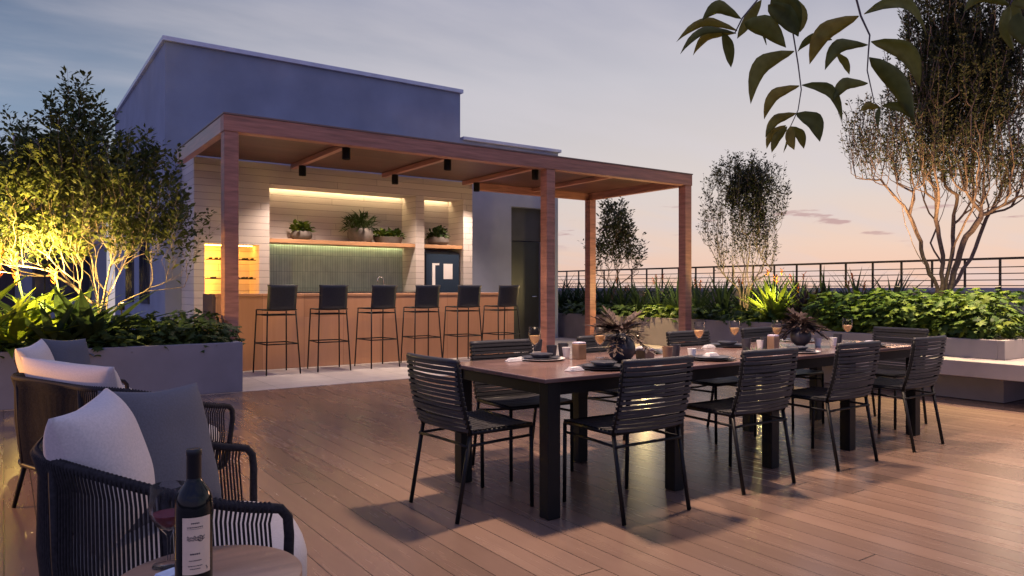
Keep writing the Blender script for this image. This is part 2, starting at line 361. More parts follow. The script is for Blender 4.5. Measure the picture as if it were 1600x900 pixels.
# ------------------------------------------------------------------ building
YB = 13.6; XL = 2.27; XM = 8.13; XR = 10.84; ZH = 5.42; ZL = 4.42
bld = thing('rooftop_building', (XL, YB, 0), 'grey rendered rooftop building with tall and lower flat-roofed blocks behind the bar', 'building')
MB().box(XL, XM, YB, 20.4, 0, ZH).build('wall', M_stucco, bld, True)
xd0, _ = onY(799, YB); xd1, _ = onY(855, YB)
m = MB(); m.box(XM, xd0, YB, 18, 0, ZL); m.box(xd1, XR, YB, 18, 0, ZL); m.box(xd0, xd1, YB, 18, 3.06, ZL); m.box(xd0, xd1, YB+.3, 18, 0, 3.06)
m.build('wall', M_stucco, bld, True)
MB().box(xd0, xd1, YB+.18, YB+.297, 2.30, 3.058).build('door_panel', M_dark_clad, bld, True)
dr = MB().box(xd0+.02, xd1-.09, YB+.20, YB+.297, .02, 2.28).build('door', M_door, bld, True, bevel=.004)
h = MB().tube([(xd1-.22, YB+.195, 1.0), (xd1-.22, YB+.14, 1.0), (xd1-.34, YB+.14, 1.0)], .012).build('door_handle', M_steel, dr)
m = MB(); m.box(XL-.05, XM+.05, YB-.06, 20.45, ZH, ZH+.08); m.build('roof_cap', M_cap, bld, True, bevel=.006)
MB().box(XM+.053, XR+.06, YB-.06, 18.05, ZL, ZL+.07).build('roof_cap', M_cap, bld, True, bevel=.006)
for y in (15.2, 17.2):
    wf = MB().box(XL-.03, XL-.002, y, y+1.1, .9, 2.2).build('window', M_dark_clad, bld, True)
    MB().box(XL-.035, XL-.031, y+.06, y+.52, .96, 2.14).box(XL-.035, XL-.031, y+.58, y+1.04, .96, 2.14).build('pane', M_window, wf)
# annex behind
an = thing('annex_block', (-2, 22, 0), 'blue grey annex block half hidden behind the left tree', 'building')
MB().box(.25, XL-.02, 22, 27, 0, 4.9).build('wall', M_stucco, an, True)
MB().box(.20, XL, 21.94, 27.05, 4.9, 4.99).build('roof_cap', M_cap, an, True)
for x in (.6,):
    wf = MB().box(x, x+1.3, 21.96, 21.998, .9, 2.5).build('window', M_dark_clad, an, True)
    MB().box(x+.06, x+.62, 21.95, 21.959, .96, 2.44).box(x+.68, x+1.24, 21.95, 21.959, .96, 2.44).build('pane', M_window, wf)

fn = thing('boundary_fence', (-8, 21.8, 0), 'dark plum boundary fence behind the left planter', 'fence')
M_fence = noisy(mat('plum_fence', (.035, .024, .032), .8), 3, .2)
MB().box(-12, .24, 21.8, 21.86, .1, 2.5).build('panel', M_fence, fn, True)
for k in range(7): MB().box(-11.9+k*2, -11.8+k*2, 21.74, 21.798, .006, 2.56).build('post', M_fence, fn, True)
# ------------------------------------------------------------------ clad bar wall with niches
YC = 12.6; YN = 13.2; ZC = 3.33
X0 = onY(303, YC)[0]; X1 = onY(738, YC)[0]
def zat(px, py, Y): return H+(450-py)/F*onY(px, Y)[1]
a0, a1 = onY(320, YC)[0], onY(405, YC)[0]; b0, b1 = onY(421, YC)[0], onY(650, YC)[0]; c0, c1 = onY(663, YC)[0], onY(724, YC)[0]
zt = zat(421, 283, YC); az0, az1 = 1.10, zat(405, 383, YC); ZSH = zat(421, 372, YC)
bw = thing('bar_back_wall', (X0, YC, 0), 'whitewashed board wall with three lit niches behind the bar counter', 'wall')
m = MB()
m.box(X0, a0, YC, YN, 0, ZC); m.box(a1, b0, YC, YN, 0, ZC); m.box(b1, c0, YC, YN, 0, ZC); m.box(c1, X1, YC, YN, 0, ZC)
m.box(a0, a1, YC, YN, az1, ZC); m.box(a0, a1, YC, YN, 0, az0)
m.box(b0, b1, YC, YN, zt, ZC); m.box(c0, c1, YC, YN, zt, ZC)
m.box(X0, X1, YN, YB-.003, 0, ZC)
m.build('board_cladding', M_board_wall, bw, True)
MB().box(b0+.002, b1-.002, YN-.088, YN-.002, ZSH-.018, ZSH).build('shelf_back_strip', M_shelf_wood, bw, True)
sh = MB().box(b0+.002, b1-.002, YC+.03, YN-.09, ZSH-.07, ZSH).build('shelf', M_shelf_wood, bw, True, bevel=.003)
MB().box(c0+.002, c1-.002, YC+.03, YN-.002, ZSH-.07, ZSH).build('shelf', M_shelf_wood, bw, True, bevel=.003)
MB().box(b0+.003, b1-.003, YN-.022, YN-.002, 1.135, ZSH-.02).build('tile_splashback', M_backsplash, bw, True)
cn = MB().box(b0+.002, b1-.002, YC+.01, YN-.024, 1.09, 1.13).build('back_counter', M_stone, bw, True)
# niche soffits and shelf end short of the wall; the LED strips sit in the slot
MB().box(b0+.003, b1-.003, YC+.002, YN-.10, zt-.05, zt-.001).build('niche_soffit', M_board_wall, bw, True)
MB().box(c0+.003, c1-.003, YC+.002, YN-.10, zt-.05, zt-.001).build('niche_soffit', M_board_wall, bw, True)
MB().box(b0+.03, b1-.03, YN-.085, YN-.05, zt-.012, zt-.002).build('led_strip', M_led, bw, True)
MB().box(c0+.03, c1-.03, YN-.085, YN-.05, zt-.012, zt-.002).build('led_strip', M_led, bw, True)
MB().box(b0+.03, b1-.03, YN-.088, YN-.078, ZSH-.03, ZSH-.02).build('led_strip', M_led_green, bw, True)
MB().box(a0+.03, a1-.03, YC+.30, YC+.34, az1-.012, az1-.002).build('led_strip', emit('amber_strip', (1, .36, .04), 60), bw, True)
MB().box(a0+.02, a0+.05, YC+.36, YC+.40, az0+.01, az1-.03).build('led_strip', emit('amber_side_strip', (1, .40, .04), 110), bw, True)
for k, z in enumerate((az0+.20, az0+.52)):
    s_ = MB().box(a0+.06, a1-.06, YC+.15, YC+.5, z+.06, z+.068).build('glass_shelf', M_glass, bw, True)
    mm_ = MB().tube([(a0+.01, YC+.16, z+.055), (a1-.01, YC+.16, z+.055)], .008)
    for q in range(9):
        xx = a0+.1+q*(a1-a0-.2)/8+random.Random(q+9*k).uniform(-.03, .03); mm_.tube([(xx, YC+.15, z+.07), (xx+.05, YC+.17, z+.078)], .014)
    mm_.build('shelf_bracket', M_black, s_)

# fridge in the right-hand niche
fx0, fx1 = c0+.03, c1-.02
fr = thing('bar_fridge', ((fx0+fx1)/2, YC+.1, 0), 'tall blue glass fronted fridge with a white notice and a painted reflection in the narrow right niche', 'fridge')
zf = zat(690, 394, YC+.08)
MB().box(fx0, fx1, YC+.12, YN-.01, .02, zf).build('cabinet', M_inner, fr, True, bevel=.004)
dd = MB().box(fx0+.06, fx1-.02, YC+.095, YC+.117, .1, zf-.04).build('door', M_fridge, fr, True, bevel=.003)
q0, q1 = onY(693, YC+.09)[0], onY(707, YC+.09)[0]
MB().box(q0, q1, YC+.088, YC+.093, zat(700, 436, YC), zat(700, 412, YC)).build('notice_and_reflection', M_white, dd)
q0, q1 = onY(675.5, YC+.09)[0], onY(680, YC+.09)[0]
MB().box(q0, q1, YC+.088, YC+.093, zat(678, 449, YC), zat(678, 411, YC)).box(q1+.002, q1+.09, YC+.088, YC+.093, zat(678, 414, YC), zat(678, 411, YC)).build('notice_and_reflection', M_white, dd)  # white L shape is a reflection on the glass, modelled in plain white

# tap
tp = thing('bar_tap', (onY(599, YC+.3)[0], YC+.3, 1.132), 'chrome gooseneck tap at the back counter in front of green tiles', 'tap')
pts = [(0, 0, 0), (0, 0, .22)]+[(-.06+.06*math.cos(R(a)), 0, .22+.06*math.sin(R(a))) for a in range(20, 181, 20)]+[(-.12, 0, .17)]
MB().tube(pts, .011).build('spout', M_steel, tp, smooth=True)
MB().lathe([(.03, 0), (.03, .015), (.02, .02), (.018, .05), (0, .052)], 14).build('base', M_steel, tp, smooth=True)

# potted plants on the shelves
def bushy(mb, c, r, n, ln, wd, seed, flat=.8, shape=None, seg=3, droop=.3, out=.6):
    rr = random.Random(seed)
    for i in range(n):
        a = rr.uniform(0, 2*math.pi); e = rr.uniform(-.1, 1.45); q = r*rr.uniform(.35, 1)
        p = Vector((c[0]+q*math.cos(a)*math.cos(e), c[1]+q*math.sin(a)*math.cos(e), c[2]+q*math.sin(e)*flat))
        d = Vector((math.cos(a)*out, math.sin(a)*out, rr.uniform(-.1, .9)))+Vector((rr.gauss(0, .3), rr.gauss(0, .3), rr.gauss(0, .3)))
        k = rr.uniform(.7, 1.25)
        mb.leaf(p, d, Vector((rr.gauss(0, .3), rr.gauss(0, .3), 1)), ln*k, wd*k, droop, seg, .2, shape)
shelfplants = [(471, 351, .19, .16, 'round', 'rounded grey bowl of bright green succulents alone on the long shelf', M_lf_hedge),
               (563, 348, .24, .26, 'tub', 'tallest potted fern in a dark tub in the middle of the long shelf', M_lf_dark),
               (607, 352, .21, .14, 'trough', 'low green plant in a wide pot at the right end of the long shelf', M_lf_hedge),
               (685, 352, .22, .16, 'bowl', 'dark green plant in a bowl on the short shelf above the fridge', M_lf_dark)]
for i, (px, py, r, ph, kind, lab, lm) in enumerate(shelfplants):
    x = onY(px, YC+.28)[0]
    t = thing('potted_plant', (x, YC+.28, ZSH), lab, 'potted plant', 'potted plants on the bar shelves')
    if kind == 'trough':
        MB().lathe([(.0, 0), (.24, 0), (.28, .12), (.26, .12), (.24, .06)], 24).build('pot', M_pot, t, smooth=True, auto=40)
        mb = MB()
        for q in (-.16, 0, .16): bushy(mb, (q, 0, .12), .15, 90, .10, .06, 30+i+int(q*10))
    else:
        MB().lathe([(0, 0), (r*.7, 0), (r*.98, ph*.35), (r, ph*.7), (r*.88, ph), (r*.8, ph), (r*.8, ph*.7)], 24).build('pot', M_pot, t, smooth=True, auto=40)
        mb = MB(); bushy(mb, (0, 0, ph), r*(1.15 if i == 1 else .95), 260 if i == 1 else 190, .19 if i == 1 else .10, .035 if i == 1 else .06, 30+i, flat=.9)
    mb.build('foliage', lm, t)
    MB().lathe([(0, .0), (r*.78, .0), (0, .01)], 16, (0, 0, ph*.75)).build('soil', M_soil, t)

# ------------------------------------------------------------------ bar counter
bx0 = onY(336, 10.8)[0]; bx1 = onY(803, 10.8)[0]
bc = thing('bar_counter', (bx0, 10.8, 0), 'long bar counter clad in warm oak under the pergola', 'bar')
MB().box(bx0+.0, bx1, 10.8, 11.35, .004, 1.075).build('front_panel', M_bar_wood, bc, True, bevel=.003)
MB().box(bx0-.0, bx1+.0, 10.785, 11.40, 1.077, 1.115).build('counter_top', M_bar_wood, bc, True, bevel=.003)
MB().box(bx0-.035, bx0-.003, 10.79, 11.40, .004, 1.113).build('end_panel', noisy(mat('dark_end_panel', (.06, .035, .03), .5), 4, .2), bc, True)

# ------------------------------------------------------------------ pergola
PY0, PY1 = 9.57, 12.58; PX0, PX1 = 2.27, 10.95; ZT = 3.39
pg = thing('timber_pergola', (PX0, PY0, 0), 'reddish timber pergola with solid ceiling standing over the bar', 'pergola')
pw = .175
def post(x, y): return MB().box(x, x+pw, y, y+pw, .006, ZT-.212).build('post', M_wood_pergola, pg, True, bevel=.006)
post(PX0+.01, PY0+.01)
xm = onY(855, PY0)[0]; post(xm, PY0+.01); post(PX1-pw-.01, PY0+.01); post(PX1-pw-.01, PY1-.22)
MB().box(PX0, PX1, PY0, PY0+.16, ZT-.21, ZT).build('front_beam', M_wood_beam, pg, True, bevel=.005)
MB().box(PX0, PX0+.10, PY0+.163, PY1+.0, ZT-.21, ZT-.003).build('side_beam', M_wood_side, pg, True, bevel=.005)
MB().box(PX1-.10, PX1, PY0+.163, PY1+.0, ZT-.21, ZT-.003).build('side_beam', M_wood_side, pg, True, bevel=.005)
MB().box(X1+.01, PX1-.103, PY1-.1, PY1, ZT-.21, ZT-.003).build('rear_beam', M_wood_beam, pg, True, bevel=.005)
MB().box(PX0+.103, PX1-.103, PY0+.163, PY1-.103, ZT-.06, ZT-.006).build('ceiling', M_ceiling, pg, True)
for x in (4.06, 5.76, 7.50, 9.25):
    MB().box(x, x+.09, PY0+.165, PY1-.105, ZT-.14, ZT-.063).build('cross_beam', M_wood_side, pg, True, bevel=.004)
MB().box(PX0-.006, PX1+.01, PY0-.01, PY1+.01, ZT+.002, ZT+.022).build('roof_flashing', mat('flashing', (.18, .12, .11), .5), pg, True)

LX = [4.15, 5.85, 7.59]; k = 0
OR = ['left', 'middle', 'right']
for row, (yy, rn) in enumerate(((10.1, 'front'), (12.0, 'back'))):
    for i, x in enumerate(LX):
        t = thing('ceiling_downlight', (x-.045, yy, ZT-.142-.17), 'black cylinder downlight, %s one of the %s row under the pergola ceiling' % (OR[i], rn), 'downlight', 'downlights under the pergola')
        MB().lathe([(0, .05), (.045, .05), (.056, 0), (.06, 0), (.06, .166), (0, .166)], 20).build('housing', M_black, t, smooth=True, auto=40)
        MB().lathe([(0, .04), (.038, .04), (.038, .046), (0, .046)], 16).build('lens', M_lampface, t)
        MB().lathe([(0, .166), (.03, .166), (.03, .170), (0, .170)], 14).build('mount', M_black, t)
        lamp('downlight_lamp', 'SPOT', (x-.045, yy, 3.06), 210, (1, .75, .58), (x, yy+(.3 if row else -.1), 0), spot_size=R(120), spot_blend=.8, shadow_soft_size=.05)
# unseen lamp added to wash the rear planter face with warm light
lamp('planter_lamp', 'SPOT', (10.4, 11.0, 2.7), 560, (1, .68, .30), (11.25, 11.1, .3), spot_size=R(70), spot_blend=.7, shadow_soft_size=.05)

# ------------------------------------------------------------------ planters, bench and parapet
def rim_box(mb, x0, x1, y0, y1, z0, z1, t):
    mb.box(x0, x1, y0, y0+t, z0, z1); mb.box(x0, x1, y1-t, y1, z0, z1)
    mb.box(x0, x0+t, y0+t, y1-t, z0, z1); mb.box(x1-t, x1, y0+t, y1-t, z0, z1)
lp = thing('long_planter', (0, 8.68, 0), 'long bluish concrete planter behind the lounge chairs at left', 'planter')
m = MB(); rim_box(m, -6, 2.27, 8.68, 10.15, .006, .575, .07); m.build('trough', M_conc_blue, lp, True, bevel=.006)
MB().box(-5.93, 2.2, 8.75, 10.08, .30, .50).build('soil', M_soil, lp, True)
rp = thing('rear_planter', (11.2, 6, 0), 'low planter running back beside the pergola, warmly lit near its posts', 'planter')
m = MB(); rim_box(m, 11.15, 13.0, 5.9, 16.6, .006, .585, .07); m.build('trough', M_conc_warm, rp, True, bevel=.006)
MB().box(11.22, 12.93, 5.97, 16.53, .3, .52).build('soil', M_soil, rp, True)
hp = thing('hedge_planter', (8.5, 3.25, 0), 'raised render planter holding the bright hedge at right', 'planter')
m = MB(); rim_box(m, 8.48, 10.7, 3.25, 5.55, .453, .655, .07); m.build('trough', M_conc_warm, hp, True, bevel=.005)
MB().box(8.55, 10.63, 3.32, 5.48, .46, .60).build('soil', M_soil, hp, True)
MB().box(8.50, 10.68, 3.27, 5.53, .006, .288).build('plinth', M_conc_warm, hp, True)
bn_ = MB().box(8.10, 10.75, 2.30, 5.6, .29, .45).build('floating_bench', M_conc_warm, None, bevel=.006)
tag(bn_, 'thick floating concrete bench slab round the foot of the hedge planter', 'bench')

pp = thing('parapet_wall', (13.4, -3, 0), 'low tan parapet wall with lavender coping behind the hedge', 'wall')
XP = 13.5
MB().box(XP, XP+.3, -4, 26, .0, 1.12).build('wall', M_parapet, pp, True)
MB().box(XP-.03, XP+.33, -4, 26, 1.12, 1.205).build('coping', M_coping, pp, True, bevel=.004)
rl = thing('metal_railing', (XP+.15, -3, 1.2), 'dark horizontal bar railing along the roof edge against the sunset', 'railing')
XRl = XP+.12; sc = XRl/16.0
zs = [1.2+(v-1.2)*sc for v in (1.78, 1.61, 1.485, 1.358, 1.245)]
MB().box(XRl-.03, XRl+.03, -4, 26, zs[0]-.02, zs[0]+.018).build('handrail', M_railmetal, rl, True, bevel=.004)
for z in zs[1:]: MB().box(XRl-.008, XRl+.008, -4, 26, z-.008, z+.008).build('rail', M_railmetal, rl, True)
sp_ = .0398*XRl; y0p = onX(1562.7, XRl)[0]
for kk in range(-14, 42):
    y = y0p+kk*sp_
    if -4 < y < 26: MB().box(XRl-.014, XRl+.014, y-.016, y+.016, 1.206, zs[0]-.021).build('post', M_railmetal, rl, True)

# ------------------------------------------------------------------ dining table
dt = thing('dining_table', (4.22, 3.44, 0), 'long dark walnut dining table with black legs laid for dinner', 'table')
MB().box(2.26, 6.18, 2.94, 3.94, .712, .736).build('table_top', M_table_top, dt, True, bevel=.005)
MB().box(2.31, 6.13, 2.975, 2.995, .642, .708).box(2.31, 6.13, 3.885, 3.905, .642, .708).box(2.31, 2.33, 2.997, 3.883, .642, .708).box(6.11, 6.13, 2.997, 3.883, .642, .708).build('apron', M_black, dt, True)
for x in (2.30, 3.24, 4.17, 5.10, 6.06):
    for y in (2.965, 3.835): MB().box(x, x+.08, y, y+.08, .001, .711).build('leg', M_black, dt, True, bevel=.004)

# ------------------------------------------------------------------ strap dining chair (faces +Y)
def make_dining_chair():
    t = thing('dining_chair', (0, 0, 0), 'x', 'chair', 'strap dining chairs round the long table')
    rr = random.Random(5)
    W = .235
    def back_y(z): u = (z-.44)/.38; return -.165-.085*u-.015*math.sin(u*math.pi)
    for s in (-1, 1):
        MB().tube([(s*W, -.245, .002), (s*W, -.205, .22), (s*W, -.165, .44)], .0115, 10).build('leg', M_black, t, smooth=True)
        MB().tube([(s*W, .245, .002), (s*W, .24, .445)], .0115, 10).build('leg', M_black, t, smooth=True)
    m = MB()
    for s in (-1, 1): m.tube([(s*W, -.165, .45), (s*W, .24, .45)], .012, 10)
    m.tube([(-W, .24, .45), (W, .24, .45)], .012, 10); m.tube([(-W, -.165, .45), (W, -.165, .45)], .012, 10)
    m.build('seat_frame', M_black, t, smooth=True)
    m = MB()
    for s in (-1, 1): m.tube([(s*W, -.19, .385), (s*W*.98, 0, .39), (s*W, .24, .395)], .008, 8)
    m.tube([(-W, -.19, .385), (-W*.5, -.16, .378), (0, -.15, .375), (W*.5, -.16, .378), (W, -.19, .385)], .008, 8)
    m.build('stretcher', M_black, t, smooth=True)
    for s in (-1, 1): MB().tube([(s*W, back_y(z), z) for z in (.44, .53, .62, .71, .78, .815)], .0125, 10).build('back_frame', M_black, t, smooth=True)
    m = MB(); n = 15
    def strap(zc, y_off, hgt, sag):
        pts = []
        for i in range(9):
            u = -1+i/4; x = u*(W+.014)
            pts.append((x, u, sag*(1-u*u)))
        v = []; f = []
        for (x, u, sg) in pts:
            cy = back_y(zc)-.022*(1-u*u)+y_off
            for dy, dz in ((-.003, -hgt/2), (.003, -hgt/2), (.003, hgt/2), (-.003, hgt/2)):
                v.append((x, cy+dy, zc-sg+dz))
        for i in range(8):
            for k in range(4):
                a = i*4+k; b = i*4+(k+1) % 4; f.append((a, b, b+4, a+4))
        f.append((0, 1, 2, 3)[::-1]); f.append((32, 33, 34, 35)); m.add(v, f)
    for i in range(n):
        z = .462+i*.0245
        strap(z, .014, .0165, rr.uniform(-.002, .003)); strap(z+rr.uniform(.001, .008), -.014, .0155, rr.uniform(-.003, .006))
    m.build('backrest', M_strap, t)
    MB().tube([(x*(W+.012), back_y(.822)-.022*(1-x*x), .822) for x in [-1+.25*i for i in range(9)]], .017, 12).build('top_rail', M_strap, t, smooth=True)
    m = MB()
    for i in range(13):
        y = -.145+i*.0305
        for dz in (0, .016):
            v = []; f = []
            for j in range(7):
                u = -1+j/3; x = u*(W+.010); z = .447+dz-.012*(1-u*u)+rr.uniform(-.001, .001)
                for dy, e in ((-.0105, 0), (.0105, 0), (.0105, .004), (-.0105, .004)): v.append((x, y+dy+dz*.6, z+e))
            for j in range(6):
                for k in range(4):
                    a = j*4+k; b = j*4+(k+1) % 4; f.append((a, b, b+4, a+4))
            m.add(v, f)
    for i in range(9):
        x = -.19+i*.0475
        m.box(x-.011, x+.011, -.16, .235, .4505, .4535)
    m.build('seat', M_strap, t)
    return t
proto = make_dining_chair(); snapshot(proto)
ordn = ['first', 'second', 'third', 'fourth']
spots = [(1.88+.245, 3.44, -90, 'black strap dining chair at the left end of the long table')]
for i, x in enumerate((2.81, 3.76, 4.72, 5.68)):
    spots.append((x, 2.93, 0, 'black strap chair, %s from the left on the near side of the table' % ordn[i]))
    spots.append((x+.02, 3.94, 180, 'black strap chair, %s from the left on the far side of the table' % ordn[i]))
spots.append((6.44, 3.42, 90, 'black strap dining chair at the far end of the table before the hedge'))
for i, (x, y, a, lab) in enumerate(spots):
    o = proto if i == 0 else copy_tree(proto)
    j = random.Random(70+i)
    o.location = (x, y, 0); o.rotation_euler = (0, 0, R(a+j.uniform(-3.2, 3.2))); o['label'] = lab
    o['_s'] = 1; del o['_s']

# ------------------------------------------------------------------ bar stool (faces +Y)
def make_stool():
    t = thing('bar_stool', (0, 0, 0), 'x', 'bar stool', 'bar stools in a row at the counter')
    for s in (-1, 1):
        MB().tube([(s*.24, -.26, .006), (s*.20, -.19, .88)], .0105, 8).build('leg', M_black, t, smooth=True)
        MB().tube([(s*.24, .26, .006), (s*.215, .20, .895)], .0105, 8).build('leg', M_black, t, smooth=True)
    def lp_(z, wx, y0, y1, r):
        m = MB(); P = [(-wx, y0, z), (wx, y0, z), (wx, y1, z), (-wx, y1, z)]
        for i in range(4): m.tube([P[i], P[(i+1) % 4]], r, 8)
        return m
    lp_(.425, .224, -.232, .235, .0085).build('foot_rest', M_black, t, smooth=True)
    lp_(.825, .205, -.195, .205, .0085).build('stretcher', M_black, t, smooth=True)
    lp_(.895, .212, -.19, .20, .009).build('seat_frame', M_black, t, smooth=True)
    # moulded seat and back shell
    m = MB(); v = []; f = []; nu = 9; prof = []
    for z in [1.245, 1.2, 1.12, 1.04, .96, .92]: prof.append((-.21-(z-.92)*.16, z, .185+(.012 if z > 1.2 else 0)))
    prof += [(-.185, .893, .18), (-.12, .885, .185), (0, .883, .19), (.12, .888, .19), (.19, .882, .18)]
    for (y, z, wdt) in prof:
        for i in range(nu):
            u = -1+2*i/(nu-1)
            v.append((u*(wdt+.02), y+(.03*u*u if z > .9 else 0), z+(.012*u*u if z <= .9 else 0)))
    for a in range(len(prof)-1):
        for i in range(nu-1): q = a*nu+i; f.append((q, q+1, q+nu+1, q+nu))
    m.add(v, f); o = m.build('seat_shell', M_shell, t, smooth=True)
    md = o.modifiers.new('thick', 'SOLIDIFY'); md.thickness = .018; md.offset = 0
    return t
st = make_stool(); snapshot(st)
on6 = ['first', 'second', 'third', 'fourth', 'fifth', 'sixth']
for i in range(6):
    o = st if i == 0 else copy_tree(st)
    j = random.Random(i); o.location = (3.15+.762*i, 10.28, 0); o.rotation_euler = (0, 0, R(j.uniform(-5, 5)))
    o['label'] = 'black slim-legged bar stool, %s from the left along the oak counter' % on6[i]

# ------------------------------------------------------------------ rope lounge seats (face +X)
def lounge(name, loc, rz, W, Dp, Rr, lab, cat, grp, nrope, zf=.622, zb=.765):
    t = thing(name, (loc[0], loc[1], 0), lab, cat, grp, R(rz))
    def upath(n, W, Dp, Rr, xf):
        segs = []; hw = W/2; xb = -Dp/2
        L1 = (xf-(xb+Rr)); La = Rr*math.pi/2; L2 = W-2*Rr; T = 2*L1+2*La+L2
        res = []
        for i in range(n):
            s = T*i/(n-1)
            if s < L1: p = (xf-s, -hw)
            elif s < L1+La: a = (s-L1)/Rr; p = (xb+Rr-Rr*math.sin(a), -hw+Rr-Rr*math.cos(a))
            elif s < L1+La+L2: p = (xb, -hw+Rr+(s-L1-La))
            elif s < L1+2*La+L2: a = (s-L1-La-L2)/Rr; p = (xb+Rr-Rr*math.cos(a), hw-Rr+Rr*math.sin(a))
            else: p = (xb+Rr+(s-L1-2*La-L2), hw)
            res.append(p)
        return res
    def zt_(x): u = max(0, min(1, (Dp/2-x)/Dp)); return zf+(zb-zf)*(u*u*(3-2*u))
    top = [(x, y, zt_(x)) for x, y in upath(80, W, Dp, Rr, Dp/2-.05)]
    low = [(x*.93, y*.93, .27) for x, y in upath(80, W, Dp, Rr, Dp/2-.02)]
    # arm front corners run down to the low frame
    def corner(p0, sgn):
        hw = p0[1]; x = p0[0]
        return [(x+.03, hw, p0[2]-.006), (x+.048, hw, p0[2]-.03), (x+.052, hw*.995, p0[2]-.08), (x+.05, hw*.96, .40), (x+.03, hw*.93, .27)]
    full = corner(top[0], -1)[::-1]+top+corner(top[-1], 1)
    MB().tube(full, .0135, 10).build('top_band', M_rope, t, smooth=True)
    # rope turns over the band
    m = MB()
    for i in range(nrope):
        q = i/(nrope-1)*(len(top)-1); a = int(min(q, len(top)-2)); fr_ = q-a
        A = Vector(top[a]).lerp(Vector(top[a+1]), fr_); B = Vector(low[a]).lerp(Vector(low[a+1]), fr_)
        mid = A.lerp(B, .5)+Vector((A.x, A.y, 0)).normalized()*.012
        m.tube([A+Vector((0, 0, .0148)), A+(A-Vector((0, 0, A.z))).normalized()*.0148, A.lerp(B, .12), mid, B], .0036, 5, cap=False)
    m.build('rope_weave', M_rope, t, smooth=True)
    m = MB(); m.tube(low, .014, 8); m.tube([low[0], low[-1]], .014, 8); m.build('base_frame', M_black, t, smooth=True)
    for q in (12, 27, 52, 67):
        A, B = Vector(top[q]), Vector(low[q]); MB().tube([A, A.lerp(B, .5)+Vector((A.x, A.y, 0)).normalized()*.006, B], .013, 8).build('upright', M_rope, t, smooth=True)
    for sx in (-1, 1):
        for sy in (-1, 1):
            x = sx*(Dp/2-.08)*.9; y = sy*(W/2-.10)*.93
            MB().tube([(x, y, .27), (x+sx*.05, y+sy*.03, .002)], [.016, .011], 8).build('leg', M_black, t, smooth=True)
    # seat cushion: a rounded slab bulging past the arms
    m = MB(); n = 48; v = []; f = []
    hx, hy = Dp/2+.035, W/2-.045
    rings = [(.90, .285), (.97, .30), (1.0, .34), (1.0, .41), (.97, .445), (.88, .462), (.5, .470), (0.02, .472)]
    for s_, z in rings:
        for k in range(n):
            g = 2*math.pi*k/n; c, s2 = math.cos(g), math.sin(g); e = 2/3.2
            v.append((s_*hx*math.copysign(abs(c)**e, c)+.065, s_*hy*math.copysign(abs(s2)**e, s2), z))
    for a in range(len(rings)-1):
        for k in range(n): f.append((a*n+k, a*n+(k+1) % n, (a+1)*n+(k+1) % n, (a+1)*n+k))
    f.append(tuple(range(n))[::-1]); f.append(tuple((len(rings)-1)*n+k for k in range(n)))
    m.add(v, f); m.build('seat_cushion', M_cushion, t, smooth=True)
    return t
lounge('rope_armchair', (.385, 2.36), -9, .80, .60, .34, 'round rope armchair nearest the wine table with ivory and slate pillows', 'armchair', 'rope lounge seats at left', 150)
lounge('rope_loveseat', (.47, 4.42), 20.5, 1.25, .62, .30, 'wide dark rope loveseat seen from behind, long pale bolster inside', 'loveseat', 'rope lounge seats at left', 170, .59, .725)
lounge('rope_armchair', (.39, 6.12), 2, .78, .62, .34, 'farthest rope armchair in front of the concrete planter', 'armchair', 'rope lounge seats at left', 120, .55, .69)

def pillow(loc, nrm, spin, wx, wy, th, m_, lab, tilt=0):
    t = MB(); n = 22; v = []; f = []
    for side in (1, -1):
        b0_ = len(v)
        for j in range(n+1):
            for i in range(n+1):
                u = -1+2*i/n; w_ = -1+2*j/n
                prof = ((1-abs(u)**2.6)*(1-abs(w_)**2.6))**.5
                px_ = 1-.09*(1-abs(w_)**1.5)*abs(u)**3; py_ = 1-.09*(1-abs(u)**1.5)*abs(w_)**3
                wr = .006*noise.noise(Vector((u*2.1, w_*2.1, side*3+wx*7)))
                v.append((u*wx/2*px_, w_*wy/2*py_, side*(th/2*prof+(.003))+wr*prof))
        for j in range(n):
            for i in range(n):
                a = b0_+j*(n+1)+i; q = (a, a+1, a+n+2, a+n+1); f.append(q if side == 1 else q[::-1])
    N_ = (n+1)*(n+1); ring = [i for i in range(n+1)]+[(n+1)*j+n for j in range(1, n+1)]+[n*(n+1)+i for i in range(n-1, -1, -1)]+[(n+1)*j for j in range(n-1, 0, -1)]
    for a, b in zip(ring, ring[1:]+ring[:1]): f.append((a, a+N_, b+N_, b))
    t.add(v, f); o = t.build('pillow', m_, None, smooth=True)
    nv = Vector(nrm).normalized(); upv = Vector((0, 0, 1)); xv = upv.cross(nv).normalized(); yv = nv.cross(xv)
    Mx = Matrix((xv, yv, nv)).transposed().to_4x4() @ Matrix.Rotation(R(spin), 4, 'Z'); Mx.translation = Vector(loc)
    o.matrix_world = Mx
    return tag(o, lab, 'pillow', 'pillows on the lounge seats')
pillow((.225, 2.27, .71), (.86, -.42, .28), 4, .37, .38, .19, M_white_fab, 'ivory pillow in the armchair nearest the wine table')
pillow((.42, 2.52, .685), (.62, -.72, .30), -4, .42, .42, .13, M_grey_fab, 'slate grey pillow in the armchair nearest the wine table')
pillow((.31, 4.34, .65), (.93, .36, .35), 0, .96, .38, .16, M_white_fab, 'long pale bolster pillow inside the loveseat')
pillow((.20, 5.94, .64), (.86, -.42, .28), 6, .38, .38, .15, M_white_fab, 'pale pillow in the farthest armchair before the planter')
pillow((.39, 6.19, .65), (.62, -.72, .30), -4, .38, .38, .13, M_grey_fab, 'slate grey pillow in the farthest armchair before the planter')

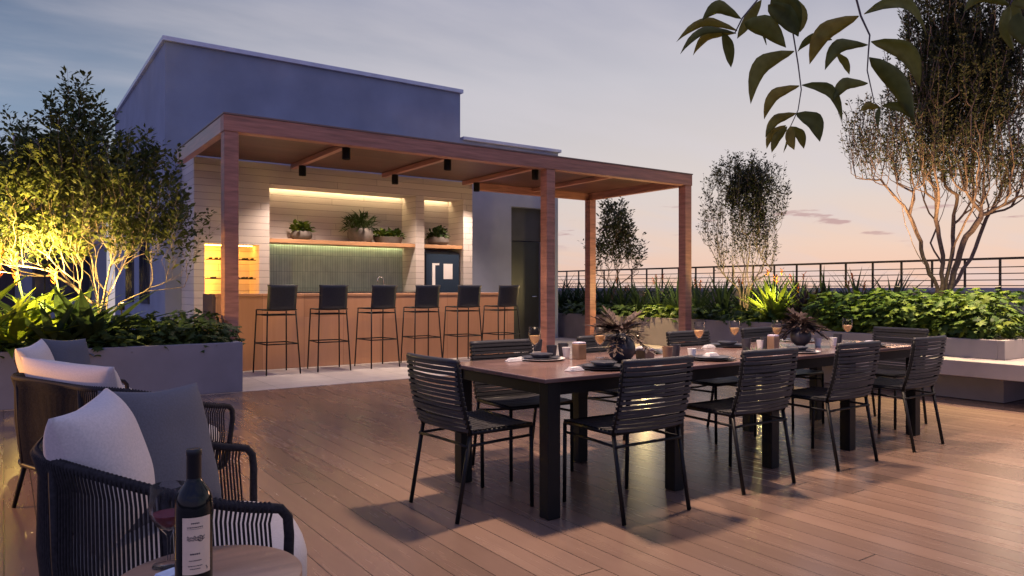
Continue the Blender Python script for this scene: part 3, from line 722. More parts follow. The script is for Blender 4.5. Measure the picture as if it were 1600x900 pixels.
# ------------------------------------------------------------------ side table, bottle, glass
sx_, sy_ = .375, 1.715; ZS = .56
stt = thing('side_table', (sx_, sy_, 0), 'small round oak side table with the wine bottle', 'side table')
MB().lathe([(0, 0), (.192, 0), (.2, .006), (.2, .020), (.195, .024), (0, .024)], 64, (0, 0, ZS-.024)).build('table_top', M_side_top, stt, smooth=True, auto=40)
MB().tube([(0, 0, .02), (0, 0, ZS-.026)], .02, 16).build('pedestal', M_black, stt, smooth=True)
MB().lathe([(0, 0), (.14, 0), (.14, .012), (.03, .02), (0, .02)], 40, (0, 0, .001)).build('base', M_black, stt, smooth=True, auto=40)
p = at(303, 900, 1.545)
bt = thing('wine_bottle', (p.x, p.y, ZS+.0), 'dark red wine bottle with a cream label on the round side table', 'bottle')
MB().lathe([(0, .003), (.030, 0), (.0365, .005), (.0372, .02), (.0372, .175), (.036, .195), (.030, .212), (.020, .226), (.0145, .238), (.0138, .25)], 48).build('glass_body', M_bottle, bt, smooth=True, auto=60)
MB().lathe([(.0142, .236), (.0148, .238), (.0148, .285), (.0158, .287), (.0158, .297), (.0148, .299), (0, .299)], 32).build('foil', M_foil, bt, smooth=True, auto=50)
# label: a curved sheet facing the camera
toc = math.atan2(-p.y, -p.x)+R(10)
def onlabel(u, z, r): a = toc+u/r; return (r*math.cos(a), r*math.sin(a), z)
def patch(mb, u0, u1, z0, z1, r, n=14, wav=0):
    v = []; f = []
    for i in range(n+1):
        u = u0+(u1-u0)*i/n; dz = wav*math.sin(i*2.1)+wav*.6*math.sin(i*4.7+1)
        v.append(onlabel(u, z0+dz, r)); v.append(onlabel(u, z1+dz, r))
    for i in range(n): f.append((2*i, 2*i+2, 2*i+3, 2*i+1))
    mb.add(v, f)
m = MB(); patch(m, -.030, .030, .045, .163, .0377); lb = m.build('label', M_label, bt, smooth=True)
m = MB(); rr = random.Random(3)
for z, hw, hh, g in ((.150, .008, .0014, 0), (.142, .016, .0011, 0), (.139, .016, .0004, 0), (.073, .012, .001, 0), (.086, .010, .0016, 0), (.062, .014, .0009, 0), (.056, .010, .0009, 0)):
    u = -hw
    while u < hw:
        e = rr.uniform(.0015, .004); patch(m, u-.004, min(u+e, hw)-.004, z, z+hh*2, .0380, 3, .0003); u += e+.0009
for z, am in ((.122, .004), (.117, .0035)):
    m.tube([onlabel(-.020+.0013*i, z+am*math.sin(i*1.25)*(.6+.4*math.sin(i*.7)), .0381) for i in range(28)], .0007, 4)
m.tube([onlabel(.006+.005*math.cos(i*.6), .119+.006*math.sin(i*.6), .0381) for i in range(12)], .0007, 4)
m.tube([onlabel(.020+.0015*math.sin(i), .052+.0015*i, .0381) for i in range(6)], .0009, 4)
m.build('printing', M_ink, lb)

def wineglass(x, y, z, h_, rb, lab, wine, fill, grp=None, seedrot=0):
    t = thing('wine_glass', (x, y, z), lab, 'wine glass', grp)
    s = h_/.20; r = rb
    z0 = h_*.40
    po = [(0, .0), (r*.85, .001), (r*.82, .004), (.004, .010), (.0035, z0-.012), (.006, z0-.003), (r*.55, z0+h_*.09), (r*.92, z0+h_*.21), (r, z0+h_*.30), (r*.93, h_)]
    pi = [(r*.93-.001, h_), (r-.0014, z0+h_*.30), (r*.92-.0014, z0+h_*.21), (r*.55-.001, z0+h_*.097), (0, z0+.004)]
    MB().lathe(po+pi, 28).build('bowl_and_stem', M_glass, t, smooth=True)
    zf_ = z0+.004+(h_-z0)*fill
    wp = [(0, z0+.0052), (r*.55-.0018, z0+h_*.099), (r*.92-.0022, z0+h_*.21)]
    rt = r*.96-.002
    wp += [(rt-.0008, max(zf_, z0+h_*.22)), (0, max(zf_, z0+h_*.22))]
    MB().lathe(wp, 28).build('wine', wine, t, smooth=True, auto=50)
    return t
g = at(264, 757, 1.68)
wineglass(g.x, g.y, ZS, .186, .042, 'glass of red wine behind the bottle on the side table', M_redwine, .38)
g = onZ(264, 897, ZS)
m = MB(); m.box(-.028, .028, -.022, .022, .001, .004); m.box(-.026, .02, -.020, .021, .0042, .007); o = m.build('folded_napkin', noisy(mat('blue_white_napkin', (.62, .70, .85), .9), 60, .1), None, bevel=.001)
o.location = (g.x+.004, g.y-.008, ZS); o.rotation_euler = (0, 0, R(25)); tag(o, 'small folded bluish napkin beside the bottle on the side table', 'napkin')

# ------------------------------------------------------------------ table setting
ZTB = .736
def lathe_thing(name, x, y, prof, mt, lab, cat, grp, n=32):
    o = MB().lathe(prof, n).build(name, mt, None, smooth=True, auto=50); o.location = (x, y, ZTB+.001); return tag(o, lab, cat, grp)
seat_xy = [('near', i, x, 3.13) for i, x in enumerate((2.83, 3.76, 4.70, 5.66))]+[('far', i, x, 3.75) for i, x in enumerate((2.85, 3.76, 4.70, 5.66))]
for side, i, x, y in seat_xy:
    ph = '%s seat from the left on the %s side' % (ordn[i], side)
    t = thing('place_plate', (x, y, ZTB+.001), 'charcoal plate stack at the '+ph, 'plate', 'plates on the dining table')
    MB().lathe([(0, .002), (.10, 0), (.155, .010), (.157, .013), (.10, .005), (0, .005)], 40).build('charger', M_white_cer if (i+len(side)) % 3 == 0 else M_dark_cer, t, smooth=True)
    MB().lathe([(0, .008), (.08, .006), (.125, .018), (.127, .021), (.08, .011), (0, .011)], 40).build('dinner_plate', M_dark_cer, t, smooth=True)
    if i in (0, 2): MB().lathe([(0, .013), (.05, .012), (.078, .040), (.076, .041), (.05, .018), (0, .018)], 32).build('bowl', M_dark_cer, t, smooth=True)
    sg = 1 if side == 'far' else -1
    m = MB(); rr = random.Random(i+7); pts = []
    for a in range(6): m.box(-.05+.004*a, .05-.003*a, -.028+.002*a, .028-.002*a, .0005+.0035*a, .0035+.0035*a, Matrix.Rotation(R(rr.uniform(-5, 5)), 4, 'Z'))
    o = m.build('linen_napkin', M_napkin, None, bevel=.001); o.location = (x, y, ZTB+(.046 if i in (0, 2) else .023)) if i not in (0, 2) else (x-.20*sg*0-.21, y+.01, ZTB+.001)
    tag(o, 'folded pale napkin at the '+ph, 'napkin', 'napkins on the dining table')
    for nm, dx in (('fork', -.185), ('knife', .185)):
        m = MB(); m.box(-.004, .004, -.10, .03, .001, .003)
        if nm == 'fork':
            m.box(-.010, .010, .0302, .045, .001, .003)
            for q in (-.009, -.003, .003): m.box(q, q+.003, .0452, .09, .001, .003)
        else: m.add([(-.007, .0302, .001), (.009, .0302, .001), (.009, .08, .001), (0, .11, .001), (-.007, .11, .001)]+[(-.007, .0302, .003), (.009, .0302, .003), (.009, .08, .003), (0, .11, .003), (-.007, .11, .003)], [(4, 3, 2, 1, 0), (5, 6, 7, 8, 9), (0, 1, 6, 5), (1, 2, 7, 6), (2, 3, 8, 7), (3, 4, 9, 8), (4, 0, 5, 9)])
        o = m.build(nm, M_steel, None); o.location = (x+dx*(-sg if False else 1), y, ZTB+.0005); o.rotation_euler = (0, 0, 0 if side == 'near' else math.pi)
        if nm == 'fork' and i in (0, 2): o.location.x += .02
        tag(o, 'thin steel %s at the %s' % (nm, ph), nm, 'cutlery on the dining table')
cup = [(0, .001), (.027, 0), (.036, .085), (.034, .085), (.026, .006), (0, .006)]
cups = [((862, 560), 'black tumbler beside the near end of the table', M_dark_cer), ((840, 549), 'charcoal tumbler left of the two by the first far plate', M_dark_cer),
        ((880, 556), 'dark tumbler in front of the tall tan vase-like candle box', M_dark_cer),
        ((1043, 562), 'tan glass tumbler left of the black one near the first vase', M_tan), ((1055, 558), 'black tumbler right of the tan one near the first vase', M_dark_cer),
        ((1166, 547), 'black tumbler between the second and third near chairs', M_dark_cer), ((1196, 545), 'short black tumbler beside the tan candle box near the second vase', M_dark_cer),
        ((1309, 538), 'dark tumbler near the right end of the table', M_dark_cer)]
for (px, py), lab, mt in cups:
    q = onZ(px, py, ZTB); lathe_thing('tumbler', q.x, q.y, cup, mt, lab, 'tumbler', 'tumblers on the dining table', 20)
for (px, py, s_, hh, mt, lab) in ((905, 561, .034, .11, M_tan, 'tall tan candle box between the left vase and the pergola post'), (1008, 563, .042, .075, M_tan, 'short tan candle box with lilac top right of the left vase'),
                         (1208, 546, .032, .11, M_tan, 'tall tan candle box left of the second vase')):
    q = onZ(px, py, ZTB); t = thing('candle_box', (q.x, q.y, ZTB+.001), lab, 'candle holder', 'candle boxes on the dining table')
    MB().box(-s_, s_, -s_, s_, 0, hh-.012).build('box', mt, t, bevel=.004)
    MB().box(-s_+.002, s_-.002, -s_+.002, s_-.002, hh-.012, hh).build('lid', noisy(mat('lilac_wax', (.42, .38, .50), .6), 20, .1), t, bevel=.003)
for (px, py, lab) in ((885, 558, 'white cup beside the pergola post at the near end of the table'), (1081, 560, 'white cup right of the black tumbler near the left vase'), (1188, 545, 'white cup between black tumblers at the middle of the table'), (1302, 540, 'white cup at the right end of the table'), (1278, 541, 'white cup right of the second vase')):
    q = onZ(px, py, ZTB); lathe_thing('white_cup', q.x, q.y, [(0, 0), (.020, 0), (.030, .065), (.028, .065), (.019, .005), (0, .005)], M_white_cer, lab, 'cup', 'white cups on the dining table', 20)
gl = [(2.88, 3.86), (3.24, 3.62), (4.26, 3.66), (4.75, 3.72), (5.03, 3.53), (5.88, 3.44)]
for i, (x, y) in enumerate(gl):
    wineglass(x, y, ZTB+.001, .205, .040, 'glass of golden wine, %s from the left on the dining table' % on6[i], M_wine, .50, 'wine glasses on the dining table')
# vases with dark fronds
for vi, (px, py, lab) in enumerate(((971, 566, 'round dark vase of maroon fronds near the left half of the table'), (1251, 541, 'round dark vase of maroon fronds at the right half of the table'))):
    q = onZ(px, py, ZTB); t = thing('frond_vase', (q.x, q.y, ZTB+.001), lab, 'vase', 'vases on the dining table')
    r = .088 if vi == 0 else .080
    pr = [(0, 0), (r*.45, 0)]+[(r*math.sin(R(a)), r*.97-r*math.cos(R(a))*.97) for a in range(30, 160, 10)]+[(r*.33, r*1.98), (r*.36, r*2.08), (r*.30, r*2.08), (r*.28, r*1.9)]
    MB().lathe(pr, 36).build('pot', M_dark_cer, t, smooth=True)
    m = MB(); st_ = MB(); rr = random.Random(11+vi)
    for k in range(40):
        a = rr.uniform(0, 2*math.pi); e = rr.uniform(.0, 1.0)**.8; ln = rr.uniform(.15, .25)*(.95 if vi == 0 else .88)
        d0 = Vector((math.cos(a)*math.cos(e), math.sin(a)*math.cos(e), math.sin(e)))
        pts = [Vector((0, 0, r*1.9))+d0*(ln*s2)-Vector((0, 0, .10*s2*s2*math.cos(e))) for s2 in (0, .25, .5, .75, 1)]
        st_.tube(pts, [.003, .0026, .002, .0016, .001], 5)
        for s2 in (.35, .5, .62, .74, .85, .95, 1):
            i0 = min(3, int(s2*4)); c = pts[i0].lerp(pts[i0+1], s2*4-i0); tt = (pts[i0+1]-pts[i0]).normalized(); sd = tt.cross(Vector((0, 0, 1))).normalized()
            for sgn in ((-1, 1) if s2 < 1 else (0,)):
                m.leaf(c, tt*.8+sd*sgn*.75+Vector((0, 0, .25)), Vector((0, 0, 1)), rr.uniform(.05, .085), .019, .1, 3, .2)
    m.build('fronds', M_lf_purple, t); st_.build('stems', M_lf_purple, t)
q = onZ(1180, 556, ZTB); t = thing('air_plant', (q.x, q.y, ZTB+.003), 'small spiky air plant lying on the table behind the second near chair', 'plant')
m = MB(); rr = random.Random(2)
for k in range(22):
    a = rr.uniform(0, 6.28); m.leaf((0, 0, .01), (math.cos(a), math.sin(a), rr.uniform(.1, .9)), (0, 0, 1), rr.uniform(.06, .10), .010, .1)
m.build('leaves', M_lf_strap, t)

# ------------------------------------------------------------------ trees
def tree(name, base, blobs, lab, cat, seeds, nstem, tips, per, leafs, lmat, bmat, r0, stems=None, sig=.12, grp=None, twl=.4, twup=.8, angw=1.7, upmin=.72):
    rr = random.Random(seeds)
    base = Vector(base); t = thing(name, base, lab, cat, grp)
    nodes_ = [base.copy()]; par = [-1]
    def link(a, target, steps, wob, bend=.25):
        A = nodes_[a]; ln = (target-A).length; idx = a
        side = Vector((rr.gauss(0, 1), rr.gauss(0, 1), rr.gauss(0, .3)))*wob*ln
        for i in range(1, steps+1):
            u = i/steps; p = A.lerp(target, u)+side*math.sin(u*math.pi)-Vector((0, 0, bend*ln*math.sin(u*math.pi)*.35))+Vector((rr.gauss(0, 1), rr.gauss(0, 1), rr.gauss(0, 1)))*ln*.018
            nodes_.append(p); par.append(idx); idx = len(nodes_)-1
        return idx
    for s in stems: 
        cur = 0
        for q in s: cur = link(cur, Vector(q), 5, .025, .05)
    T = []
    tw = sum(b[5] for b in blobs)
    for b in blobs:
        c, rx, ry, rz, wt = Vector(b[0]), b[1], b[2], b[3], b[5]
        for _ in range(int(tips*wt/tw)):
            while True:
                v = Vector((rr.uniform(-1, 1), rr.uniform(-1, 1), rr.uniform(-1, 1)))
                if v.length < 1: break
            q = c+Vector((CA*v.x*rx+SA*v.y*ry, -SA*v.x*rx+CA*v.y*ry, v.z*rz))
            ax = (q-base); ax.normalize(); td = (ax*.55+Vector((0, 0, twup))+Vector((rr.gauss(0, .22), rr.gauss(0, .22), rr.gauss(0, .15)))).normalized()
            tl = twl*rr.uniform(.6, 1.3); T.append((q-td*tl*.5, b[4], td, tl))
    T.sort(key=lambda q: (q[0]-base).length)
    leaves = []
    for q, dens, td, tl in T:
        best = 0; bd = 1e9
        for i, n_ in enumerate(nodes_):
            if n_.z > q.z-.03: continue
            v1 = q-n_; dl = v1.length; dd_ = dl+max(0, .25-(n_-base).length)*4
            if par[i] >= 0:
                v0 = n_-nodes_[par[i]]; dd_ += angw*dl*(1-v0.dot(v1)/max(1e-6, v0.length*dl))+.45*math.hypot(v1.x, v1.y)-.15*(n_-base).length
            dd_ += 2.6*dl*max(0, upmin-v1.z/max(dl, 1e-6))
            if dd_ < bd: bd = dd_; best = i
        e = link(best, q, 3, .05, .10)
        bend = Vector((rr.gauss(0, .1), rr.gauss(0, .1), .1))*tl; tw = [e]
        for i in (1, 2, 3):
            u = i/3; nodes_.append(q+td*tl*u+bend*u*u); par.append(tw[-1]); tw.append(len(nodes_)-1)
        leaves.append((tw[-1], dens, tw))
    cnt = [0]*len(nodes_)
    for e, _, _t in leaves:
        while e != -1: cnt[e] += 1; e = par[e]
    tot = max(cnt)
    rad = [r0*max(.045, (c/tot)**.48) for c in cnt]
    mb = MB()
    kids = {}
    for i, p_ in enumerate(par): kids.setdefault(p_, []).append(i)
    # chains
    stack = [(0, [0])]
    done = []
    while stack:
        i, ch = stack.pop()
        ks = sorted(kids.get(i, []), key=lambda q: -cnt[q])
        if not ks: done.append(ch); continue
        stack.append((ks[0], ch+[ks[0]]))
        for q in ks[1:]: stack.append((q, [i, q]))
    for ch in done:
        if len(ch) < 2: continue
        rs = [rad[j] for j in ch]
        if ch[0] != 0 or len(ch) > 1: rs[0] = min(rs[0], rs[1]*1.25)
        mb.tube([nodes_[j]-base for j in ch], rs, 6 if rad[ch[1]] > .012 else 4, cap=False)
    mb.build('trunk', bmat, t, smooth=True)
    lf = MB()
    for e, dens, tw in leaves:
        for _ in range(int(per*dens)):
            u = rr.random()**.8*3; i = min(2, int(u)); A = nodes_[tw[i]]; B = nodes_[tw[i+1]]; tt = (B-A).normalized()
            a = rr.uniform(0, 6.283); o_ = Vector((math.cos(a), math.sin(a), rr.uniform(-.3, .5)))
            c = A.lerp(B, u-i)+o_*rr.uniform(0, sig)
            k = rr.uniform(.6, 1.35)
            lf.leaf(c-base, o_*.8+tt*.7, Vector((rr.gauss(0, .6), rr.gauss(0, .6), 1)), leafs*k, leafs*.50*k, .2, 2, .25)
    lf.build('crown', lmat, t)
    return t
def blob(px, py, D, rxp, ryp, rd, dens, wt):   # crown lobe given where it stands, metres across
    s = D/F; return (at(px, py, D), rxp*s, rd, ryp*s, dens, wt)

D = 8.5
bl = [blob(60, 275, D, 105, 50, .8, 1.1, 20), blob(125, 262, D, 120, 62, .7, 1.0, 30), blob(122, 185, D, 42, 55, .3, .8, 9), blob(60, 320, D, 105, 62, .8, 1.1, 24), blob(200, 305, D, 85, 75, .7, 1.0, 24),
      blob(0, 295, D, 85, 80, .7, 1.0, 16), blob(-70, 330, D, 70, 70, .6, 1.0, 8), blob(255, 345, D, 60, 60, .5, .6, 9), blob(295, 385, D, 32, 45, .3, .3, 4), blob(130, 365, D, 110, 35, .6, .9, 12), blob(48, 225, D, 55, 35, .4, .6, 5), blob(40, 380, D, 70, 30, .6, .8, 9)]
A0 = at(150, 503, D)
def AT(*q): return [at(a, b, c) for a, b, c in q]
tree('garden_tree', (A0.x, A0.y, .5), bl, 'multi-stemmed tree lit yellow from below in the long planter', 'tree', 4, 7, 900, 32, .068, M_lf_left, M_bark, .030,
     stems=[AT((120, 440, 8.4), (60, 390, 8.2), (20, 340, 8.1)), AT((150, 440, 8.5), (140, 380, 8.6), (110, 300, 8.6)), AT((165, 450, 8.4), (175, 390, 8.3), (190, 320, 8.4)), AT((140, 430, 8.8), (90, 370, 8.9), (80, 290, 8.9)),
            AT((175, 445, 8.6), (205, 390, 8.7), (215, 330, 8.8)), AT((155, 450, 8.2), (150, 390, 8.0), (130, 320, 7.9)), AT((185, 470, 8.4), (235, 450, 8.4), (280, 430, 8.4), (300, 395, 8.4)), AT((170, 455, 8.7), (130, 400, 8.9), (125, 240, 8.6))], sig=.07, twl=.34, twup=.5)
D = 9.95
bl = [blob(1500, 130, D, 80, 105, .7, 2.6, 70), blob(1510, 40, D, 95, 80, .8, 1.9, 46), blob(1590, 150, D, 80, 110, .8, 1.0, 34), blob(1400, 215, D, 60, 60, .6, .55, 22), blob(1352, 215, D, 30, 50, .4, .45, 9),
      blob(1460, 235, D, 75, 50, .7, .9, 22), blob(1560, 260, D, 80, 45, .7, .7, 22), blob(1620, 60, D, 70, 100, .7, 1.0, 20), blob(1430, 130, D, 40, 80, .5, .8, 16), blob(1500, -60, D, 100, 60, .8, 1.4, 24)]
B0 = at(1472, 500, D)
tree('ornamental_tree', (B0.x, B0.y, .62), bl, 'largest tree with bare twisting stems rising from the hedge at right', 'tree', 8, 5, 1600, 36, .044, M_lf_right, M_bark_d, .070,
     stems=[AT((1466, 450, 9.95), (1440, 390, 9.9), (1415, 320, 9.8), (1385, 290, 9.7), (1360, 250, 9.7)), AT((1474, 440, 9.95), (1468, 370, 9.95), (1460, 300, 10.0), (1440, 230, 10.1)), AT((1478, 440, 10), (1490, 370, 10.1), (1500, 290, 10.2), (1510, 200, 10.2)),
            AT((1484, 450, 9.9), (1505, 380, 9.8), (1535, 330, 9.7), (1580, 300, 9.6), (1605, 260, 9.6)), AT((1480, 440, 9.8), (1500, 360, 9.6), (1530, 270, 9.5), (1540, 180, 9.5)), AT((1470, 440, 10.1), (1455, 380, 10.3), (1480, 300, 10.4), (1500, 210, 10.4)), AT((1462, 450, 9.9), (1425, 380, 9.7), (1400, 300, 9.6), (1390, 220, 9.6)), AT((1486, 450, 10.1), (1530, 370, 10.3), (1560, 290, 10.3), (1570, 200, 10.3))], sig=.035, twl=.42, twup=.8)
D = 14.6
bl = [blob(1172, 305, D, 38, 40, .45, 1.9, 28), blob(1165, 275, D, 52, 24, .5, 1.0, 16), blob(1116, 335, D, 22, 60, .4, .45, 14), blob(1210, 310, D, 18, 48, .4, .6, 10), blob(1135, 385, D, 34, 32, .4, .35, 9), blob(1175, 360, D, 38, 36, .4, .8, 16), blob(1198, 385, D, 22, 28, .3, .4, 6)]
C0 = at(1162, 500, D)
tree('garden_tree', (C0.x, C0.y, .5), bl, 'slender tree beyond the right pergola post glowing at its base', 'tree', 12, 5, 520, 26, .055, M_lf_right, M_bark, .036,
     stems=[AT((1158, 460, D), (1140, 400, D), (1115, 370, D)), AT((1162, 455, D), (1160, 390, D+.1), (1150, 330, D)), AT((1165, 455, D), (1172, 390, D-.2), (1175, 320, D)), AT((1168, 460, D), (1185, 400, D), (1200, 340, D)), AT((1164, 455, D+.2), (1165, 380, D+.3), (1165, 300, D+.3)), AT((1155, 455, D+.1), (1125, 400, D+.1), (1108, 350, D)), AT((1170, 455, D), (1195, 410, D), (1215, 370, D))], sig=.035, twl=.42, twup=1.0)
D = 18.2
bl = [blob(962, 350, D, 26, 30, .5, 1.2, 14), blob(960, 385, D, 36, 28, .5, 1.0, 14), blob(990, 395, D, 20, 22, .4, .6, 6), blob(928, 400, D, 14, 22, .3, .5, 5)]
C1 = at(958, 495, D)
tree('garden_tree', (C1.x, C1.y, .5), bl, 'smallest tree seen between the two right pergola posts', 'tree', 15, 4, 230, 18, .085, M_lf_right, M_bark_d, .028,
     stems=[AT((955, 440, D), (945, 400, D)), AT((960, 440, D), (965, 390, D), (968, 350, D)), AT((958, 445, D), (975, 405, D)), AT((955, 450, D), (935, 410, D))], sig=.06, twl=.45, twup=.7)

# ------------------------------------------------------------------ planting
def strap_plant(name, x, y, z, n, ln, wd, lmat, lab, seed, cat='plant', grp=None, upr=.9, droop=.45, flowers=0, fh=1.0):
    t = thing(name, (x, y, z), lab, cat, grp); rr = random.Random(seed); m = MB()
    shp = lambda u: (.35+.65*math.sin(math.pi*min(1, u*1.0+.08)))*(1 if u < .75 else (1-u)/.25*.9+.1)
    for i in range(n):
        a = rr.uniform(0, 6.283); e = rr.uniform(.25, 1.0)*upr; k = rr.uniform(.6, 1.15)
        d = Vector((math.cos(a)*math.cos(e*1.45), math.sin(a)*math.cos(e*1.45), math.sin(e*1.45)))
        m.leaf((rr.gauss(0, .04), rr.gauss(0, .04), 0), d, Vector((0, 0, 1)), ln*k, wd*k, droop*rr.uniform(.4, 1.1), 6, .35, shp)
    m.build('leaves', lmat, t)
    if flowers:
        fs = MB()
        for i in range(flowers):
            fm = MB(); a = rr.uniform(0, 6.283); q = Vector((math.cos(a)*.15, math.sin(a)*.15, fh*rr.uniform(.8, 1.15))); fs.tube([(0, 0, 0), q*.5+Vector((0, 0, .08)), q], .006, 5)
            for b in range(7): fm.leaf(q-Vector((0, 0, .02*b)), (math.cos(a+b*2), math.sin(a+b*2), .9), (0, 0, 1), rr.uniform(.06, .10), .03, -.1, 3)
            fm.build('flower', M_petal, t)
        fs.build('flower_stems', M_lf_strap, t)
    return t
def lobed(mb, p, d, up, s, rr):
    d = Vector(d).normalized(); sd = d.cross(Vector(up))
    if sd.length < .01: sd = Vector((1, 0, 0))
    sd.normalize(); u_ = sd.cross(d)
    v = []; half = [(.0, .0), (.05, .34), (.22, .20), (.34, .50), (.48, .26), (.64, .44), (.72, .18), (1.0, 0)]
    pts = [(a, b) for a, b in half]+[(a, -b) for a, b in half[-2:0:-1]]
    v.append(Vector(p)+d*(.45*s))
    for a, b in pts:
        v.append(Vector(p)+d*(a*s)+sd*(b*s)-u_*(.16*s*a*a+.22*s*abs(b)*abs(b)*2))
    n = len(pts); mb.add(v, [(0, 1+i, 1+(i+1) % n) for i in range(n)])
def lobed_shrub(x, y, z, rx, rz, n, s, lmat, lab, seed, grp, name='shrub'):
    t = thing(name, (x, y, z), lab, 'shrub', grp); rr = random.Random(seed); m = MB(); sm = MB()
    for i in range(n):
        a = rr.uniform(0, 6.283); e = math.asin(rr.uniform(-.55, 1)); q = rr.uniform(.55, 1.0)**.5
        nrm_ = Vector((math.cos(a)*math.cos(e), math.sin(a)*math.cos(e), math.sin(e)))
        p = Vector((nrm_.x*rx*q, nrm_.y*rx*q, rz*.42+nrm_.z*rz*.6*q))
        d = Vector((nrm_.x, nrm_.y, 0))*.8+Vector((rr.gauss(0, .35), rr.gauss(0, .35), rr.uniform(-.45, .25)))
        lobed(m, p, d, nrm_+Vector((0, 0, .8)), s*rr.uniform(.65, 1.25), rr)
        if i % 6 == 0: sm.tube([(0, 0, 0), p*.6, p], .004, 4)
    m.build('foliage', lmat, t); sm.build('stems', M_lf_dark, t)
    return t
on = ['first', 'second', 'third', 'fourth', 'fifth', 'sixth', 'seventh', 'eighth', 'ninth', 'tenth', 'eleventh', 'twelfth', 'thirteenth', 'fourteenth', 'fifteenth', 'sixteenth']
# hedge of lobed leaves: front row then back row
for i in range(6):
    lobed_shrub(8.86+.05*(i % 2), 3.62+.36*i, .60, .36, .56, 330, .098, M_lf_hedge, 'bright lobed-leaf shrub, %s from the bench corner in the hedge front row' % on[i], 200+i, 'shrubs of the bright hedge')
for i in range(4):
    lobed_shrub(9.75, 3.70+.50*i, .60, .42, .60, 230, .10, M_lf_hedge, 'bright lobed-leaf shrub, %s from the bench corner in the hedge back row' % on[i], 230+i, 'shrubs of the bright hedge')
# rear planter: low broad-leaf shrubs in front, tall straps behind
ys = [6.4, 7.1, 7.75, 8.4, 9.05, 9.7, 10.35, 11.0, 11.65, 12.3, 12.95, 13.7, 14.5, 15.3]
for i, y in enumerate(ys):
    if i == 2: continue
    lobed_shrub(11.55, y, .50, .40, .34, 120, .15, M_lf_hedge if i in (6, 7, 3) else M_lf_dark, 'low broad-leaf shrub, %s from the hedge end along the rear planter front' % on[i], 300+i, 'low shrubs of the rear planter')
for i in range(16):
    y = 6.5+.6*i
    strap_plant('strap_leaf_plant', 12.45, y, .5, 90, 1.0, .055, M_lf_strap, 'tall strap-leaf plant, %s from the hedge end by the railing' % on[i], 400+i, grp='strap-leaf plants by the railing', upr=1.08, flowers=3 if i % 2 else 0, fh=.86)
strap_plant('lime_bromeliad', 11.75, onX(1210, 11.75)[0], .5, 60, .92, .10, M_lf_lime, 'brightly lit lime green fan plant beside the slender tree', 71, grp=None, upr=1.0, flowers=3, fh=.95)
strap_plant('purple_cordyline', 11.9, onX(1262, 11.9)[0], .5, 60, .80, .06, M_lf_purple, 'dark purple spiky plant between the lime fan and the hedge', 72, upr=1.0)
# left planter
lx = [(-.35, 9.05), (.05, 9.2), (.45, 9.1), (.80, 9.25), (.25, 9.6), (-.1, 9.7), (.62, 9.65), (-.7, 9.4)]
for i, (x, y) in enumerate(lx):
    strap_plant('broad_leaf_plant', x, y,   .48, 30, 1.0, .12, M_lf_lime if i in (0, 1, 4, 5) else M_lf_strap, 'broad sword-leaf plant under the left tree, %s of the clump counted from the front' % on[i], 500+i, grp='sword-leaf plants under the left tree', upr=.85, flowers=2 if i > 3 else 0, fh=1.05)
for i in range(6):
    lobed_shrub(.98+.22*i, 9.0+.18*(i % 2), .46, .27, .36, 130, .105, M_lf_dark, 'low dark shrub, %s from the tree towards the corner of the long planter' % on[i], 540+i, 'low dark shrubs in the long planter')
for i in range(5):
    lobed_shrub(1.0+.26*i, 9.62, .46, .28, .46, 120, .11, M_lf_dark, 'taller dark shrub, %s from the tree in the back row of the long planter' % on[i], 560+i, 'low dark shrubs in the long planter')
for i in range(4):
    lobed_shrub(-.55+.42*i, 8.92, .46, .24, .22, 90, .10, M_lf_dark, 'small dark shrub, %s from the left at the front of the long planter' % on[i], 580+i, 'low dark shrubs in the long planter')

# garden spotlights with their lamps
def gspot(x, y, z, tgt, e, lab, col=(1, .72, .22), size=110, kind='SPOT'):
    t = thing('garden_spotlight', (x, y, z), lab, 'spotlight', 'garden spotlights in the planters')
    d = (Vector(tgt)-Vector((x, y, z+.12))).normalized()
    c = Vector((0, 0, .12)); MB().tube([c-d*.05, c+d*.035], [.03, .034], 12).build('housing', M_black, t, smooth=True, auto=40)
    MB().tube([c+d*.0355, c+d*.037], .028, 12).build('lens', M_lampface, t)
    MB().tube([(0, 0, max(-.04, .50-z) if z < .3 else .50-z), (0, 0, .10)], .008, 6).build('spike', M_black, t)
    q = Vector((x, y, z+.12))+d*.07
    if kind == 'SPOT': lamp('garden_lamp', 'SPOT', q, e, col, tgt, spot_size=R(size), spot_blend=.8, shadow_soft_size=.03)
    else: lamp('garden_lamp', 'POINT', q, e, col, shadow_soft_size=.04)
YEL = (1, .66, .16)
q = at(70, 412, 7.75); gspot(q.x, q.y, q.z-.12, at(80, 470, 8.5), 270, 'added small black spotlight on a stake over the sword leaves at left', YEL, kind='POINT')  # stake light added to brighten the sword leaves
q = at(75, 495, 7.8); gspot(q.x, q.y, .75, at(25, 320, 8.55), 1900, 'small black spotlight at the planter edge aimed into the left tree', YEL, size=64)
q = at(-10, 460, 8.4); gspot(q.x, q.y, q.z-.12, at(-10, 320, 8.55), 500, 'small black spotlight at far left under the left tree', YEL, size=90)
q = at(190, 478, 8.7); gspot(q.x, q.y, q.z-.12, at(170, 290, 8.5), 170, 'small black spotlight on the building side of the left tree', (1, .55, .2), size=70)
q = at(1200, 462, 13.5); gspot(q.x, q.y, q.z-.12, at(1165, 330, 14.6), 100, 'small spotlight at the foot of the slender tree', (1, .74, .24), kind='POINT')
q = at(1030, 462, 16.0); gspot(11.35, q.y, .95, (11.6, q.y, 2), 75, 'small spotlight among the low shrubs behind the right pergola post', (1, .74, .3), kind='POINT')
